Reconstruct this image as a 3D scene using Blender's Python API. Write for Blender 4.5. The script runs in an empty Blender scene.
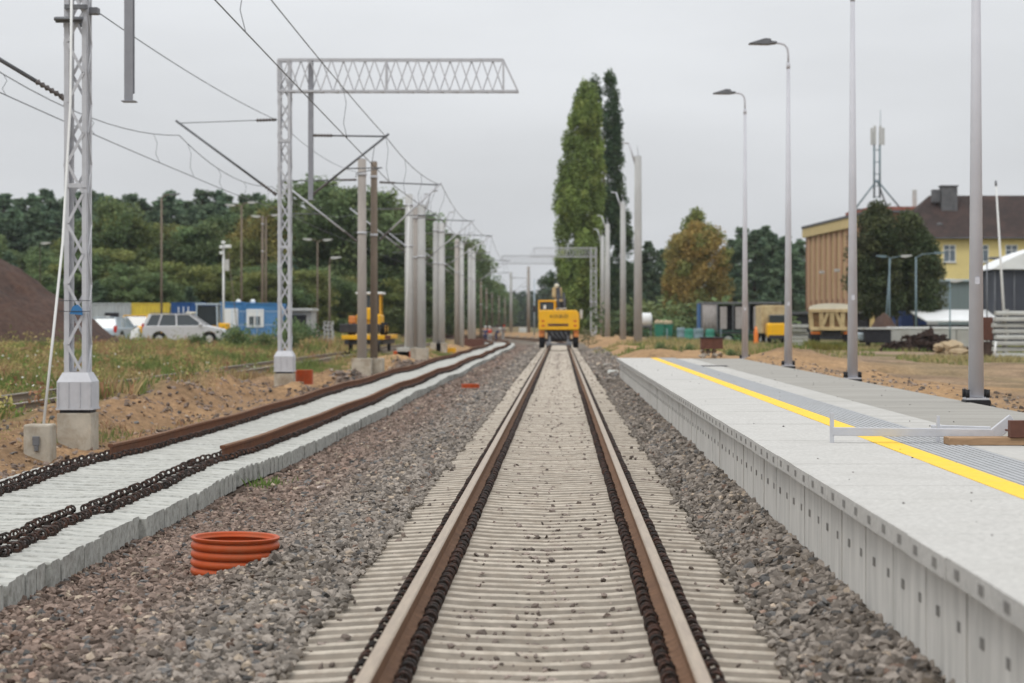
HAZE = .0001
import bpy, math, random
import numpy as np
from mathutils import Vector, Matrix, noise
R = math.radians
rng = random.Random(7)
nr = np.random.default_rng(11)
SC = bpy.context.scene
COL = SC.collection
F = 2100.0; VX = 560.7; VY = 324.0; EYE = 1.56
def PX(px, d): return (px - VX) * d / F
def PZ(py, d): return EYE + (VY - py) * d / F

# ------------------------------------------------------------------ materials
MATS = {}
def nt(name):
    m = bpy.data.materials.new(name); m.use_nodes = True
    t = m.node_tree; t.nodes.clear()
    out = t.nodes.new('ShaderNodeOutputMaterial'); p = t.nodes.new('ShaderNodeBsdfPrincipled')
    t.links.new(p.outputs[0], out.inputs[0])
    MATS[name] = m
    return m, t, p
def N(t, kind, **kw):
    n = t.nodes.new(kind)
    for k, v in kw.items():
        if k.startswith('i_'): n.inputs[k[2:].replace('_', ' ')].default_value = v
        else: setattr(n, k, v)
    return n
def noise_n(t, vec, scale, detail=4, rough=.6, dist=0):
    n = N(t, 'ShaderNodeTexNoise'); n.inputs['Scale'].default_value = scale
    n.inputs['Detail'].default_value = detail; n.inputs['Roughness'].default_value = rough
    n.inputs['Distortion'].default_value = dist
    t.links.new(vec, n.inputs['Vector']); return n
def ramp(t, fac, stops):
    r = N(t, 'ShaderNodeValToRGB'); e = r.color_ramp.elements
    while len(e) < len(stops): e.new(.5)
    for k, (p, c) in enumerate(stops):
        e[k].position = p; e[k].color = (*c, 1) if len(c) == 3 else c
    t.links.new(fac, r.inputs[0]); return r
def mixc(t, fac, a, b, mode='MIX'):
    m = N(t, 'ShaderNodeMix', data_type='RGBA', blend_type=mode)
    for s, v in ((m.inputs[0], fac), (m.inputs[6], a), (m.inputs[7], b)):
        if hasattr(v, 'is_linked') or hasattr(v, 'links'): t.links.new(v, s)
        elif isinstance(v, (int, float)): s.default_value = v
        else: s.default_value = (*v, 1)
    return m.outputs[2]
def surf(name, col, rough=.7, var=.15, scale=3.0, metal=0, bump=.0, bscale=40, dirt=None, dirt_amt=.4, dscale=1.2, stretch=(1, 1, 1), spec=None, rnd=0, world=False):
    m, t, p = nt(name)
    if world:
        g = N(t, 'ShaderNodeNewGeometry'); v0 = g.outputs['Position']
    else:
        tc = N(t, 'ShaderNodeTexCoord'); v0 = tc.outputs['Object']
    oi = N(t, 'ShaderNodeObjectInfo')
    ad = N(t, 'ShaderNodeVectorMath', operation='ADD'); t.links.new(v0, ad.inputs[0])
    sc = N(t, 'ShaderNodeVectorMath', operation='SCALE'); sc.inputs[3].default_value = 0 if world else 37.0
    cb = N(t, 'ShaderNodeCombineXYZ')
    for k in range(3): t.links.new(oi.outputs['Random'], cb.inputs[k])
    t.links.new(cb.outputs[0], sc.inputs[0]); t.links.new(sc.outputs[0], ad.inputs[1])
    mp = N(t, 'ShaderNodeMapping'); mp.inputs['Scale'].default_value = stretch
    t.links.new(ad.outputs[0], mp.inputs[0]); v = mp.outputs[0]
    n1 = noise_n(t, v, scale, 6, .65)
    c = np.array(col)
    r1 = ramp(t, n1.outputs[0], [(.3, tuple(c * (1 - var))), (.7, tuple(np.minimum(c * (1 + var), 1)))])
    o = r1.outputs[0]
    if dirt is not None:
        n2 = noise_n(t, v, dscale, 8, .7, .4)
        r2 = ramp(t, n2.outputs[0], [(.45, (0, 0, 0)), (.7, (dirt_amt,) * 3)])
        o = mixc(t, r2.outputs[0], o, dirt)
    if rnd:
        mr = N(t, 'ShaderNodeMapRange'); mr.inputs[3].default_value = 1 - rnd; mr.inputs[4].default_value = 1 + rnd
        t.links.new(oi.outputs['Random'], mr.inputs[0])
        hs = N(t, 'ShaderNodeHueSaturation'); t.links.new(mr.outputs[0], hs.inputs['Value']); t.links.new(o, hs.inputs['Color']); o = hs.outputs[0]
    t.links.new(o, p.inputs['Base Color'])
    p.inputs['Roughness'].default_value = rough; p.inputs['Metallic'].default_value = metal
    p.inputs['Specular IOR Level'].default_value = (spec if spec is not None else (.12 if rough >= .8 else .35))
    if bump:
        n3 = noise_n(t, v, bscale, 5, .7)
        b = N(t, 'ShaderNodeBump'); b.inputs['Strength'].default_value = bump; b.inputs['Distance'].default_value = .01
        t.links.new(n3.outputs[0], b.inputs['Height']); t.links.new(b.outputs[0], p.inputs['Normal'])
    return m
def attr_mat(name, rough=.85, spec=.2, trans=0, var=.12, bump=0, bscale=60, rnd=.0):
    m, t, p = nt(name)
    a = N(t, 'ShaderNodeAttribute', attribute_name='tint')
    o = a.outputs['Color']
    g = N(t, 'ShaderNodeNewGeometry')
    n1 = noise_n(t, g.outputs['Position'], 25, 4)
    r1 = ramp(t, n1.outputs[0], [(.3, (1 - var,) * 3), (.7, (1 + var,) * 3)])
    o = mixc(t, 1.0, o, r1.outputs[0], 'MULTIPLY')
    if rnd:
        oi = N(t, 'ShaderNodeObjectInfo')
        mr = N(t, 'ShaderNodeMapRange'); mr.inputs[3].default_value = 1 - rnd; mr.inputs[4].default_value = 1 + rnd
        t.links.new(oi.outputs['Random'], mr.inputs[0])
        mh = N(t, 'ShaderNodeMapRange'); mh.inputs[3].default_value = .485; mh.inputs[4].default_value = .51
        t.links.new(oi.outputs['Random'], mh.inputs[0])
        hs = N(t, 'ShaderNodeHueSaturation'); t.links.new(mr.outputs[0], hs.inputs['Value']); t.links.new(mh.outputs[0], hs.inputs['Hue'])
        t.links.new(o, hs.inputs['Color']); o = hs.outputs[0]
    t.links.new(o, p.inputs['Base Color'])
    p.inputs['Roughness'].default_value = rough; p.inputs['Specular IOR Level'].default_value = spec
    if bump:
        n3 = noise_n(t, g.outputs['Position'], bscale, 5, .7)
        b = N(t, 'ShaderNodeBump'); b.inputs['Strength'].default_value = bump; b.inputs['Distance'].default_value = .02
        t.links.new(n3.outputs[0], b.inputs['Height']); t.links.new(b.outputs[0], p.inputs['Normal'])
    if trans:
        tr = N(t, 'ShaderNodeBsdfTranslucent'); t.links.new(o, tr.inputs[0])
        mx = N(t, 'ShaderNodeMixShader'); mx.inputs[0].default_value = trans
        t.links.new(p.outputs[0], mx.inputs[1]); t.links.new(tr.outputs[0], mx.inputs[2])
        out = [n for n in t.nodes if n.type == 'OUTPUT_MATERIAL'][0]; t.links.new(mx.outputs[0], out.inputs[0])
    return m

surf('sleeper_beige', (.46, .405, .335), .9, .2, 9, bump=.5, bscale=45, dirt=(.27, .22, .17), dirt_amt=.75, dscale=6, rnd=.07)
surf('sleeper_side_shade', (.235, .205, .168), .92, .2, 9, bump=.5, bscale=45, dirt=(.22, .18, .14), dirt_amt=.7, dscale=6, rnd=.07)  # weathered side faces, darkened below the top colour to paint in their shade
surf('sleeper_grey_side_shade', (.40, .40, .37), .92, .22, 16, bump=.6, bscale=45, dirt=(.19, .185, .16), dirt_amt=.9, dscale=13, rnd=.06)  # stained side faces of the grey sleepers, side shade mixed into the base colour
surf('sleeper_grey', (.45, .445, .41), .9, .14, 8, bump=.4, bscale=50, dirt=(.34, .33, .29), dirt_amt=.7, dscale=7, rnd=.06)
surf('clip_iron', (.02, .015, .012), .7, .4, 30, dirt=(.12, .045, .025), dirt_amt=.7, dscale=20, bump=.5, rnd=.25)
surf('rail_rust', (.16, .07, .038), .85, .25, 14, bump=.5, bscale=90, dirt=(.09, .06, .05), dirt_amt=.6, dscale=2)
surf('rail_rust_tan', (.20, .115, .07), .8, .2, 12, bump=.4, bscale=90, dirt=(.12, .07, .05), dirt_amt=.5, dscale=3)
surf('rail_top', (.37, .285, .20), .4, .16, 9, metal=.3, dirt=(.24, .17, .12), dirt_amt=.6, dscale=3, stretch=(6, .5, 1), spec=.5)
surf('platform_light', (.475, .46, .43), .9, .2, 30, bump=.5, bscale=90, dirt=(.33, .315, .28), dirt_amt=.6, dscale=1.0, world=True, stretch=(.5, 2.2, 1))
surf('platform_edge', (.48, .465, .435), .9, .2, 30, bump=.3, bscale=70, dirt=(.40, .385, .355), dirt_amt=.5, dscale=1.6, world=True)
surf('platform_grey', (.30, .285, .255), .9, .08, 3, bump=.3, bscale=70, dirt=(.43, .41, .37), dirt_amt=.5, dscale=.9, world=True, stretch=(.35, 2.2, 1))
surf('wall_concrete', (.58, .56, .52), .88, .1, 3, bump=.25, bscale=60, dirt=(.36, .35, .325), dirt_amt=.6, dscale=2.2, stretch=(1, 3, .5), world=True)
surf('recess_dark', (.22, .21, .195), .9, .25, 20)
surf('yellow_line', (.84, .53, .03), .75, .08, 12, dirt=(.62, .45, .15), dirt_amt=.3, dscale=4, world=True)
surf('tactile_grey', (.40, .405, .41), .85, .08, 9, bump=.2, world=True, dirt=(.34, .33, .31), dirt_amt=.4)
surf('galvanised_dull', (.27, .275, .30), .5, .09, 6, dirt=(.22, .22, .24), dirt_amt=.4)
surf('galvanised', (.52, .525, .55), .5, .07, 6, metal=.1, bump=.1, bscale=50, dirt=(.36, .36, .38), dirt_amt=.35, dscale=2)
surf('pole_paint', (.55, .55, .585), .5, .04, 2, metal=.0, dirt=(.44, .44, .475), dirt_amt=.3)
surf('dark_steel', (.16, .165, .175), .5, .2, 8, metal=.4)
surf('insulator', (.10, .085, .08), .35, .15, 10)
surf('black_plinth', (.012, .012, .014), .6, .2, 8)
surf('concrete_block', (.45, .41, .34), .92, .2, 3, bump=.6, bscale=30, dirt=(.24, .18, .12), dirt_amt=.85, dscale=2.2)
surf('mast_concrete', (.36, .325, .295), .9, .1, 3, bump=.4, bscale=30, dirt=(.24, .22, .20), dirt_amt=.5, dscale=1.2, stretch=(1, 1, .25), rnd=.1)
surf('mast_grey', (.46, .455, .44), .9, .1, 3, bump=.4, bscale=30, dirt=(.28, .27, .26), dirt_amt=.5, dscale=1.2, stretch=(1, 1, .25), rnd=.12)
surf('wood_pole', (.20, .16, .125), .9, .15, 6, stretch=(1, 1, .2))
surf('orange_pipe', (.42, .07, .016), .45, .12, 6, spec=.2, dirt=(.30, .11, .055), dirt_amt=.6, dscale=4, bump=.15, bscale=25)
surf('wire', (.07, .075, .085), .5, .1, 3, metal=.3)
surf('white_rod', (.72, .72, .70), .5, .06, 2)
surf('wood_plank', (.34, .22, .13), .85, .25, 14, stretch=(.3, 3, 3), bump=.4, bscale=30)
surf('brown_steel', (.11, .045, .03), .7, .25, 8)
surf('yellow_paint', (.84, .44, .008), .4, .05, 2, dirt=(.6, .33, .06), dirt_amt=.5, dscale=1.6)
surf('orange_paint', (.62, .22, .06), .5, .1, 3)
surf('black_rubber', (.02, .02, .022), .8, .3, 6)
surf('dark_machine', (.035, .034, .038), .6, .4, 4)
surf('glass_dark', (.035, .045, .05), .12, .1, 2, spec=.6)
surf('glass_pale', (.30, .36, .38), .15, .1, 2, spec=.6)
surf('silver_paint', (.58, .58, .59), .3, .03, 2, metal=.1, dirt=(.48, .46, .43), dirt_amt=.3)
surf('pale_blue_paint', (.42, .50, .56), .35, .04, 2)
surf('red_lamp', (.5, .03, .02), .3, .05, 2)
surf('orange_lamp', (.75, .2, .03), .4, .05, 2)
surf('white_paint', (.76, .77, .76), .5, .05, 2, dirt=(.6, .59, .56), dirt_amt=.4)
surf('grey_container', (.40, .43, .44), .6, .07, 2, dirt=(.3, .3, .29), dirt_amt=.4)
surf('yellow_container', (.66, .50, .06), .6, .08, 2, dirt=(.45, .33, .1), dirt_amt=.4)
surf('blue_container', (.02, .085, .26), .55, .12, 2, dirt=(.03, .08, .17), dirt_amt=.4)
surf('blue_cabin', (.045, .19, .42), .55, .08, 2, dirt=(.05, .14, .28), dirt_amt=.4)
surf('pale_grey', (.5, .5, .48), .8, .1, 3)
surf('crate_grey', (.42, .42, .41), .85, .2, 5)
surf('tarp_grey', (.34, .315, .30), .8, .15, 2, dirt=(.2, .18, .17), dirt_amt=.6)
surf('tarp_blue', (.04, .12, .28), .6, .1, 2)
surf('dark_interior', (.035, .035, .04), .9, .2, 3)
surf('cream_bed', (.56, .44, .24), .6, .14, 2, dirt=(.24, .13, .06), dirt_amt=.9, dscale=1.4)
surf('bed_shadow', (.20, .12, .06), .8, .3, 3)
surf('cream_tarp', (.66, .62, .50), .8, .06, 2)
surf('house_yellow', (.74, .61, .27), .9, .05, 1, dirt=(.55, .46, .25), dirt_amt=.3, dscale=.4)
surf('hall_cream', (.60, .47, .24), .9, .06, 1)
surf('hall_tan', (.52, .33, .205), .85, .1, 1.2, dirt=(.33, .2, .12), dirt_amt=.5, dscale=.5, stretch=(2, 2, .3))
surf('hall_tan_dark', (.27, .15, .09), .85, .1, 1.2)
surf('tile_roof', (.045, .034, .031), .85, .25, 3, dirt=(.10, .06, .05), dirt_amt=.6, dscale=.5)
surf('red_roof', (.30, .12, .09), .85, .2, 2)
surf('chimney', (.13, .13, .135), .9, .2, 2)
surf('window_glass', (.12, .15, .18), .15, .2, 1, spec=.6)
surf('green_barn', (.19, .235, .235), .6, .07, 1, stretch=(4, 4, .2))
surf('tent_dark', (.055, .06, .075), .7, .08, 1)
surf('slab_grey', (.42, .42, .39), .9, .12, 2, dirt=(.3, .28, .24), dirt_amt=.6)
surf('teal_pole', (.15, .21, .235), .5, .08, 2)
surf('green_bin', (.03, .19, .13), .5, .1, 2)
surf('rock_tan', (.42, .33, .22), .95, .25, 3, bump=.6, bscale=8)
surf('skin', (.5, .3, .22), .6, .05, 3)
surf('vest_red', (.6, .06, .03), .8, .1, 4)
surf('cloth_navy', (.03, .05, .13), .85, .1, 4)
surf('bark', (.12, .09, .07), .95, .3, 4, bump=.6, bscale=10)
surf('bark_dark', (.06, .045, .035), .95, .3, 4)
surf('scrap_dark', (.06, .04, .033), .9, .5, 3, rnd=.3)
attr_mat('leaf', .75, .12, .3, .1, rnd=.14)
attr_mat('stone', .95, .12, 0, .22)
attr_mat('blade', .85, .1, .3, .1)
attr_mat('far_leaf', .85, .1, .1, .1)

# spoil heap and ground
def ground_mat():
    m, t, p = nt('ground_mix')
    g = N(t, 'ShaderNodeNewGeometry'); pos = g.outputs['Position']
    a = N(t, 'ShaderNodeAttribute', attribute_name='tint')
    n1 = noise_n(t, pos, .55, 8, .7); n2 = noise_n(t, pos, 6, 7, .75); n4 = noise_n(t, pos, 22, 5, .8)
    o = mixc(t, 1.0, a.outputs['Color'], ramp(t, n1.outputs[0], [(.3, (.68, .70, .72)), (.7, (1.28, 1.24, 1.18))]).outputs[0], 'MULTIPLY')
    o = mixc(t, 1.0, o, ramp(t, n2.outputs[0], [(.32, (.62, .6, .58)), (.68, (1.34, 1.33, 1.3))]).outputs[0], 'MULTIPLY')
    o = mixc(t, 1.0, o, ramp(t, n4.outputs[0], [(.35, (.72, .72, .72)), (.7, (1.22, 1.22, 1.2))]).outputs[0], 'MULTIPLY')
    t.links.new(o, p.inputs['Base Color']); p.inputs['Roughness'].default_value = .95; p.inputs['Specular IOR Level'].default_value = .15
    b = N(t, 'ShaderNodeBump'); b.inputs['Strength'].default_value = .8; b.inputs['Distance'].default_value = .05
    t.links.new(n2.outputs[0], b.inputs['Height'])
    b2 = N(t, 'ShaderNodeBump'); b2.inputs['Strength'].default_value = .8; b2.inputs['Distance'].default_value = .015
    t.links.new(n4.outputs[0], b2.inputs['Height']); t.links.new(b.outputs[0], b2.inputs['Normal']); t.links.new(b2.outputs[0], p.inputs['Normal'])
ground_mat()
def heap_mat():
    m, t, p = nt('spoil')
    g = N(t, 'ShaderNodeNewGeometry'); pos = g.outputs['Position']
    n1 = noise_n(t, pos, .35, 6, .7, .5); n2 = noise_n(t, pos, 4, 8, .8)
    c1 = ramp(t, n1.outputs[0], [(.35, (.085, .055, .045)), (.58, (.14, .075, .052)), (.8, (.16, .11, .08))])
    o = mixc(t, 1.0, c1.outputs[0], ramp(t, n2.outputs[0], [(.3, (.5, .5, .5)), (.7, (1.3, 1.3, 1.3))]).outputs[0], 'MULTIPLY')
    t.links.new(o, p.inputs['Base Color']); p.inputs['Roughness'].default_value = .95
    b = N(t, 'ShaderNodeBump'); b.inputs['Strength'].default_value = 1; b.inputs['Distance'].default_value = .15
    t.links.new(n2.outputs[0], b.inputs['Height']); t.links.new(b.outputs[0], p.inputs['Normal']); b.inputs['Distance'].default_value = .3
heap_mat()

# ------------------------------------------------------------------ mesh builder
class MB:
    def __init__(s): s.v = []; s.f = []; s.m = []; s.mi = 0; s.smooth = []
    def add(s, vs, fs, smooth=False):
        b = len(s.v); s.v += [tuple(x) for x in vs]
        for f in fs: s.f.append(tuple(b + i for i in f)); s.m.append(s.mi); s.smooth.append(smooth)
        return s
    def box(s, x0, x1, y0, y1, z0, z1):
        return s.add([(x0, y0, z0), (x1, y0, z0), (x1, y1, z0), (x0, y1, z0), (x0, y0, z1), (x1, y0, z1), (x1, y1, z1), (x0, y1, z1)],
                     [(0, 3, 2, 1), (4, 5, 6, 7), (0, 1, 5, 4), (1, 2, 6, 5), (2, 3, 7, 6), (3, 0, 4, 7)])
    def hexa(s, b, t):   # bottom 4 pts and top 4 pts
        return s.add(list(b) + list(t), [(0, 3, 2, 1), (4, 5, 6, 7), (0, 1, 5, 4), (1, 2, 6, 5), (2, 3, 7, 6), (3, 0, 4, 7)])
    def bar(s, a, b, w, h=None, up=(0, 0, 1)):
        a = Vector(a); b = Vector(b); d = (b - a).normalized(); h = w if h is None else h
        u = Vector(up)
        if abs(d.dot(u)) > .98: u = Vector((0, 1, 0))
        x = d.cross(u).normalized() * w / 2; y = x.cross(d).normalized() * h / 2
        return s.hexa([a - x - y, a + x - y, a + x + y, a - x + y], [b - x - y, b + x - y, b + x + y, b - x + y])
    def tube(s, pts, r, n=8, caps=True, smooth=True):
        pts = [Vector(p) for p in pts]; rs = r if isinstance(r, (list, tuple)) else [r] * len(pts)
        base = len(s.v); vs = []; prev = None
        for i, p in enumerate(pts):
            d = (pts[min(i + 1, len(pts) - 1)] - pts[max(i - 1, 0)])
            if d.length < 1e-9: d = Vector((0, 0, 1))
            d.normalize()
            if prev is None:
                u = Vector((0, 0, 1)) if abs(d.z) < .9 else Vector((1, 0, 0))
            else: u = prev
            x = d.cross(u).normalized(); y = x.cross(d).normalized(); prev = y
            for k in range(n):
                a = 2 * math.pi * k / n; vs.append(p + (x * math.cos(a) + y * math.sin(a)) * rs[i])
        fs = []
        for i in range(len(pts) - 1):
            for k in range(n):
                fs.append((i * n + k, i * n + (k + 1) % n, (i + 1) * n + (k + 1) % n, (i + 1) * n + k))
        s.add(vs, fs, smooth)
        if caps:
            b = base; L = (len(pts) - 1) * n
            s.f += [tuple(b + k for k in reversed(range(n))), tuple(b + L + k for k in range(n))]; s.m += [s.mi] * 2; s.smooth += [False] * 2
        return s
    def prism(s, poly, axis, a, b):   # poly 2D list extruded along axis from a to b
        n = len(poly)
        def P(q, c): return {'x': (c, q[0], q[1]), 'y': (q[0], c, q[1]), 'z': (q[0], q[1], c)}[axis]
        return s.add([P(q, a) for q in poly] + [P(q, b) for q in poly],
                     [tuple(range(n)), tuple(reversed(range(n, 2 * n)))] + [(i, n + i, n + (i + 1) % n, (i + 1) % n) for i in range(n)])
    def lathe(s, prof, n=24, c=(0, 0, 0), smooth=True):
        vs = []; 
        for r, z in prof:
            for k in range(n):
                a = 2 * math.pi * k / n; vs.append((c[0] + r * math.cos(a), c[1] + r * math.sin(a), c[2] + z))
        fs = [(i * n + k, i * n + (k + 1) % n, (i + 1) * n + (k + 1) % n, (i + 1) * n + k) for i in range(len(prof) - 1) for k in range(n)]
        return s.add(vs, fs, smooth)
    def disc_x(s, c, r, w, n=18):   # wheel along x
        a = Vector(c); return s.tube([a - Vector((w / 2, 0, 0)), a + Vector((w / 2, 0, 0))], r, n)
    def sphere(s, c, r, n=10, m=7, sc=(1, 1, 1)):
        prof = [(max(1e-4, math.sin(math.pi * i / m)) * r, -math.cos(math.pi * i / m) * r) for i in range(m + 1)]
        vs = []
        for pr, pz in prof:
            for k in range(n):
                a = 2 * math.pi * k / n; vs.append((c[0] + pr * math.cos(a) * sc[0], c[1] + pr * math.sin(a) * sc[1], c[2] + pz * sc[2]))
        fs = [(i * n + k, i * n + (k + 1) % n, (i + 1) * n + (k + 1) % n, (i + 1) * n + k) for i in range(m) for k in range(n)]
        return s.add(vs, fs, True)
    def xf(s, M, start=0):
        for i in range(start, len(s.v)): s.v[i] = tuple(M @ Vector(s.v[i]))
        return s
    def mesh(s, name, mats):
        me = bpy.data.meshes.new(name); me.from_pydata(s.v, [], s.f); me.update()
        for q in (mats if isinstance(mats, (list, tuple)) else [mats]): me.materials.append(MATS[q])
        me.polygons.foreach_set('material_index', s.m); me.polygons.foreach_set('use_smooth', s.smooth)
        return me
    def build(s, name, mats, parent=None, bevel=0, loc=None):
        o = bpy.data.objects.new(name, s.mesh(name, mats)); COL.objects.link(o)
        if parent: o.parent = parent
        if loc is not None: o.location = loc
        if bevel:
            b = o.modifiers.new('bevel', 'BEVEL'); b.width = bevel; b.segments = 2; b.limit_method = 'ANGLE'
        return o
def tag(o, label, cat=None, group=None, kind=None):
    if label: o['label'] = label
    if cat: o['category'] = cat
    if group: o['group'] = group
    if kind: o['kind'] = kind
    return o
def empty(name, loc, label, cat, group=None, rz=0):
    o = bpy.data.objects.new(name, None); COL.objects.link(o); o.location = loc; o.rotation_euler = (0, 0, rz)
    return tag(o, label, cat, group)
def dup(o, loc=None, rz=None, label=None, group=None, scale=None, parent=None):
    c = o.copy(); COL.objects.link(c); c.parent = parent
    if loc is not None: c.location = loc
    if rz is not None: c.rotation_euler = (0, 0, rz)
    if scale is not None: c.scale = scale if isinstance(scale, (tuple, list)) else (scale,) * 3
    if label: c['label'] = label
    if group: c['group'] = group
    for ch in list(o.children): dup(ch, parent=c)
    return c
def np_mesh(name, V, Fc, tint=None, smooth=False):
    """V (n,3), Fc (m,k) all faces with k corners"""
    me = bpy.data.meshes.new(name); n = len(V); m, k = Fc.shape
    me.vertices.add(n); me.vertices.foreach_set('co', V.astype(np.float32).ravel())
    me.loops.add(m * k); me.loops.foreach_set('vertex_index', Fc.astype(np.int32).ravel())
    me.polygons.add(m); me.polygons.foreach_set('loop_start', np.arange(0, m * k, k, dtype=np.int32))
    me.polygons.foreach_set('use_smooth', np.full(m, smooth))
    me.update(calc_edges=True)
    if tint is not None:
        a = me.attributes.new('tint', 'FLOAT_COLOR', 'POINT')
        t4 = np.ones((n, 4), np.float32); t4[:, :3] = tint; a.data.foreach_set('color', t4.ravel())
    return me
def np_obj(name, me, mat, parent=None):
    me.materials.append(MATS[mat]); o = bpy.data.objects.new(name, me); COL.objects.link(o)
    if parent: o.parent = parent
    return o
# ------------------------------------------------------------------ terrain
def bend(Y): return -.00084 * max(0.0, min(Y, 330) - 165) ** 2
PROF = [(-60, .5), (-20, .45), (-13.6, .02), (-12.8, -.16), (-9.5, -.18), (-8.7, -.1), (-7.5, -.50), (-6.35, -.44), (-3.62, -.43), (-3.3, -.40), (-2.5, -.31),
        (-1.7, -.215), (-1.46, -.215), (-1.43, -.43), (1.19, -.43), (1.21, -.23), (1.45, -.13), (1.72, -.05), (1.9, -.05), (5.2, .0), (5.36, .44), (6.4, .42), (9, .14), (14, .02), (60, 0)]
PXs = [p[0] for p in PROF]; PZs = [p[1] for p in PROF]
PROFR = [p for p in PROF if p[0] < 1.8] + [(1.9, -.05), (2.6, .15), (3.3, .42), (8, .42), (14, .12), (24, .02), (60, 0)]; PXr = [p[0] for p in PROFR]; PZr = [p[1] for p in PROFR]
MOUNDS = [(-8.0, 41, 1.0, .30), (-8.5, 47, 1.1, .40), (-8.7, 53, 1.2, .5), (-7.2, 56, .8, .45), (-7.0, 63, .9, .62), (-6.9, 68, .9, .45), (-7.6, 70, 1, .3), (-6.8, 86, 1.0, .6), (-7.2, 92, 1, .5),
          (-7.6, 100, 1, .5), (-7.0, 36, .8, .12), (-8.6, 37, .9, .3), (-9.3, 43, .8, .25), (-1.95, 15.9, .5, .12), (6.0, 60, 1.2, .25), (7.2, 66, 1.5, .4), (4.5, 70, 1.2, .25), (2.9, 66, .9, .3), (3.4, 75, 1.2, .3), (6.3, 34, .8, .1), (6.8, 45, 1, .15), (6.0, 24, .6, .05)]
def gz(X, Y):
    u = X - bend(Y)
    a = float(np.interp(u, PXs, PZs))
    if Y > 61.5:
        w = min(1, (Y - 61.5) / 1.0); a = a * (1 - w) + float(np.interp(u, PXr, PZr)) * w
    n = noise.noise(Vector((X * .35, Y * .25, 0))) * .10 + noise.noise(Vector((X * 1.6, Y * 1.3, 3))) * .05
    if -6.4 < u < 5.4 and not (u > 1.8 and Y > 62): n *= .12
    if -9.5 < u < -6.4: n = n * 1.1 + abs(noise.noise(Vector((X * 2.2, Y * 1.5, 9)))) * .16 + noise.noise(Vector((X * 4.5, Y * 2.6, 9))) * .05
    z = a + n
    if Y < 130:
        for mx, my, r, h in MOUNDS:
            d2 = ((X - mx) / r) ** 2 + ((Y - my) / (r * 1.9)) ** 2
            if d2 < 5: z += h * math.exp(-d2 * 1.4) * (1 + .35 * noise.noise(Vector((X * 3, Y * 2, 1))))
    return z
def colour(X, Y):
    u = X - bend(Y); n = noise.noise(Vector((X * .22, Y * .12, 5))) ; n2 = noise.noise(Vector((X * 1.1, Y * .6, 8)))
    gravel = np.array((.185, .16, .135)); sand = np.array((.375, .24, .13)); soil = np.array((.205, .13, .082)); grass = np.array((.13, .125, .05)); dry = np.array((.26, .19, .10)); path = np.array((.31, .225, .16))
    if -6.7 < u < 1.9 and Y < 330: 
        red = max(0, min(1, (-2.2 - u) / 1.2)); return gravel * (1 - red) + np.array((.165, .12, .095)) * red
    if u <= -6.7:
        w = max(0, min(1, (u + 9.3 + n * 1.2) / .8))
        c = sand * (.5 + .5 * max(0, min(1, n2 * 2 + .5 + (Y - 66) / 24 ))) + soil * (.5 - .5 * max(0, min(1, n2 * 2 + .5 + (Y - 66) / 24 )))
        m = max(0, min(1, n2 * 1.5 + .5)); g = grass * m + dry * (1 - m)
        return c * w + g * (1 - w)
    # right side
    near = max(0, min(1, (9.0 - u + n * 3) / 1.6)) if u > 1.9 else 1
    g = max(0, min(1, (u - 9) / 6 * .6 + n * 2.6 + (Y - 70) / 90 - .25))
    base = path * (.55 + .45 * max(0, min(1, .5 + n2 * 1.6))) + soil * (.45 - .45 * max(0, min(1, .5 + n2 * 1.6)))
    if u > 6.5 and Y < 75: g *= .35; q_ = max(0, min(1, .5 + n2 * 1.5 + n)); base = np.array((.21, .145, .095)) * (1 - q_) + np.array((.33, .235, .155)) * q_
    if Y > 118: g = max(g, .8)
    c = base * (1 - g) + (grass * .8 + dry * .2) * g
    if Y > 95 and 20 > u > 9 and abs(Y - 104 - n * 8) < 7: c = path
    return sand * near + c * (1 - near)
xs = list(np.arange(-14, 8, .2)) 
q = 8.0; st = .35
while q < 1600: xs.append(q); q += st; st = min(st * 1.06, 200)
q = -14.0; st = .35
while q > -1600: xs.append(q); q -= st; st = min(st * 1.06, 200)
xs += [-1.465, -1.435, 1.185, 1.215, 5.36, 5.2]
xs = sorted(set(round(float(x), 3) for x in xs))
ys = [-300, -150, -80, -40] + list(np.arange(-25, 4, 1.0)) + list(np.arange(4, 60, .3)); q = 60.0; st = .35
while q < 2200: ys.append(q); q += st; st = min(st * 1.035, 150)
V = np.zeros((len(ys), len(xs), 3)); T = np.zeros((len(ys), len(xs), 3))
for j, Y in enumerate(ys):
    for i, X in enumerate(xs):
        XX = X
        V[j, i] = (XX, Y, gz(XX, Y)); T[j, i] = colour(XX, Y)
nx, ny = len(xs), len(ys)
ii = (np.arange(ny - 1)[:, None] * nx + np.arange(nx - 1)[None]).ravel()
Fc = np.stack([ii, ii + 1, ii + 1 + nx, ii + nx], 1)
g = np_obj('ground', np_mesh('ground', V.reshape(-1, 3), Fc, T.reshape(-1, 3), True), 'ground_mix')
tag(g, 'wide dirt ground with sand and dry grass around the tracks', kind='structure')

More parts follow.
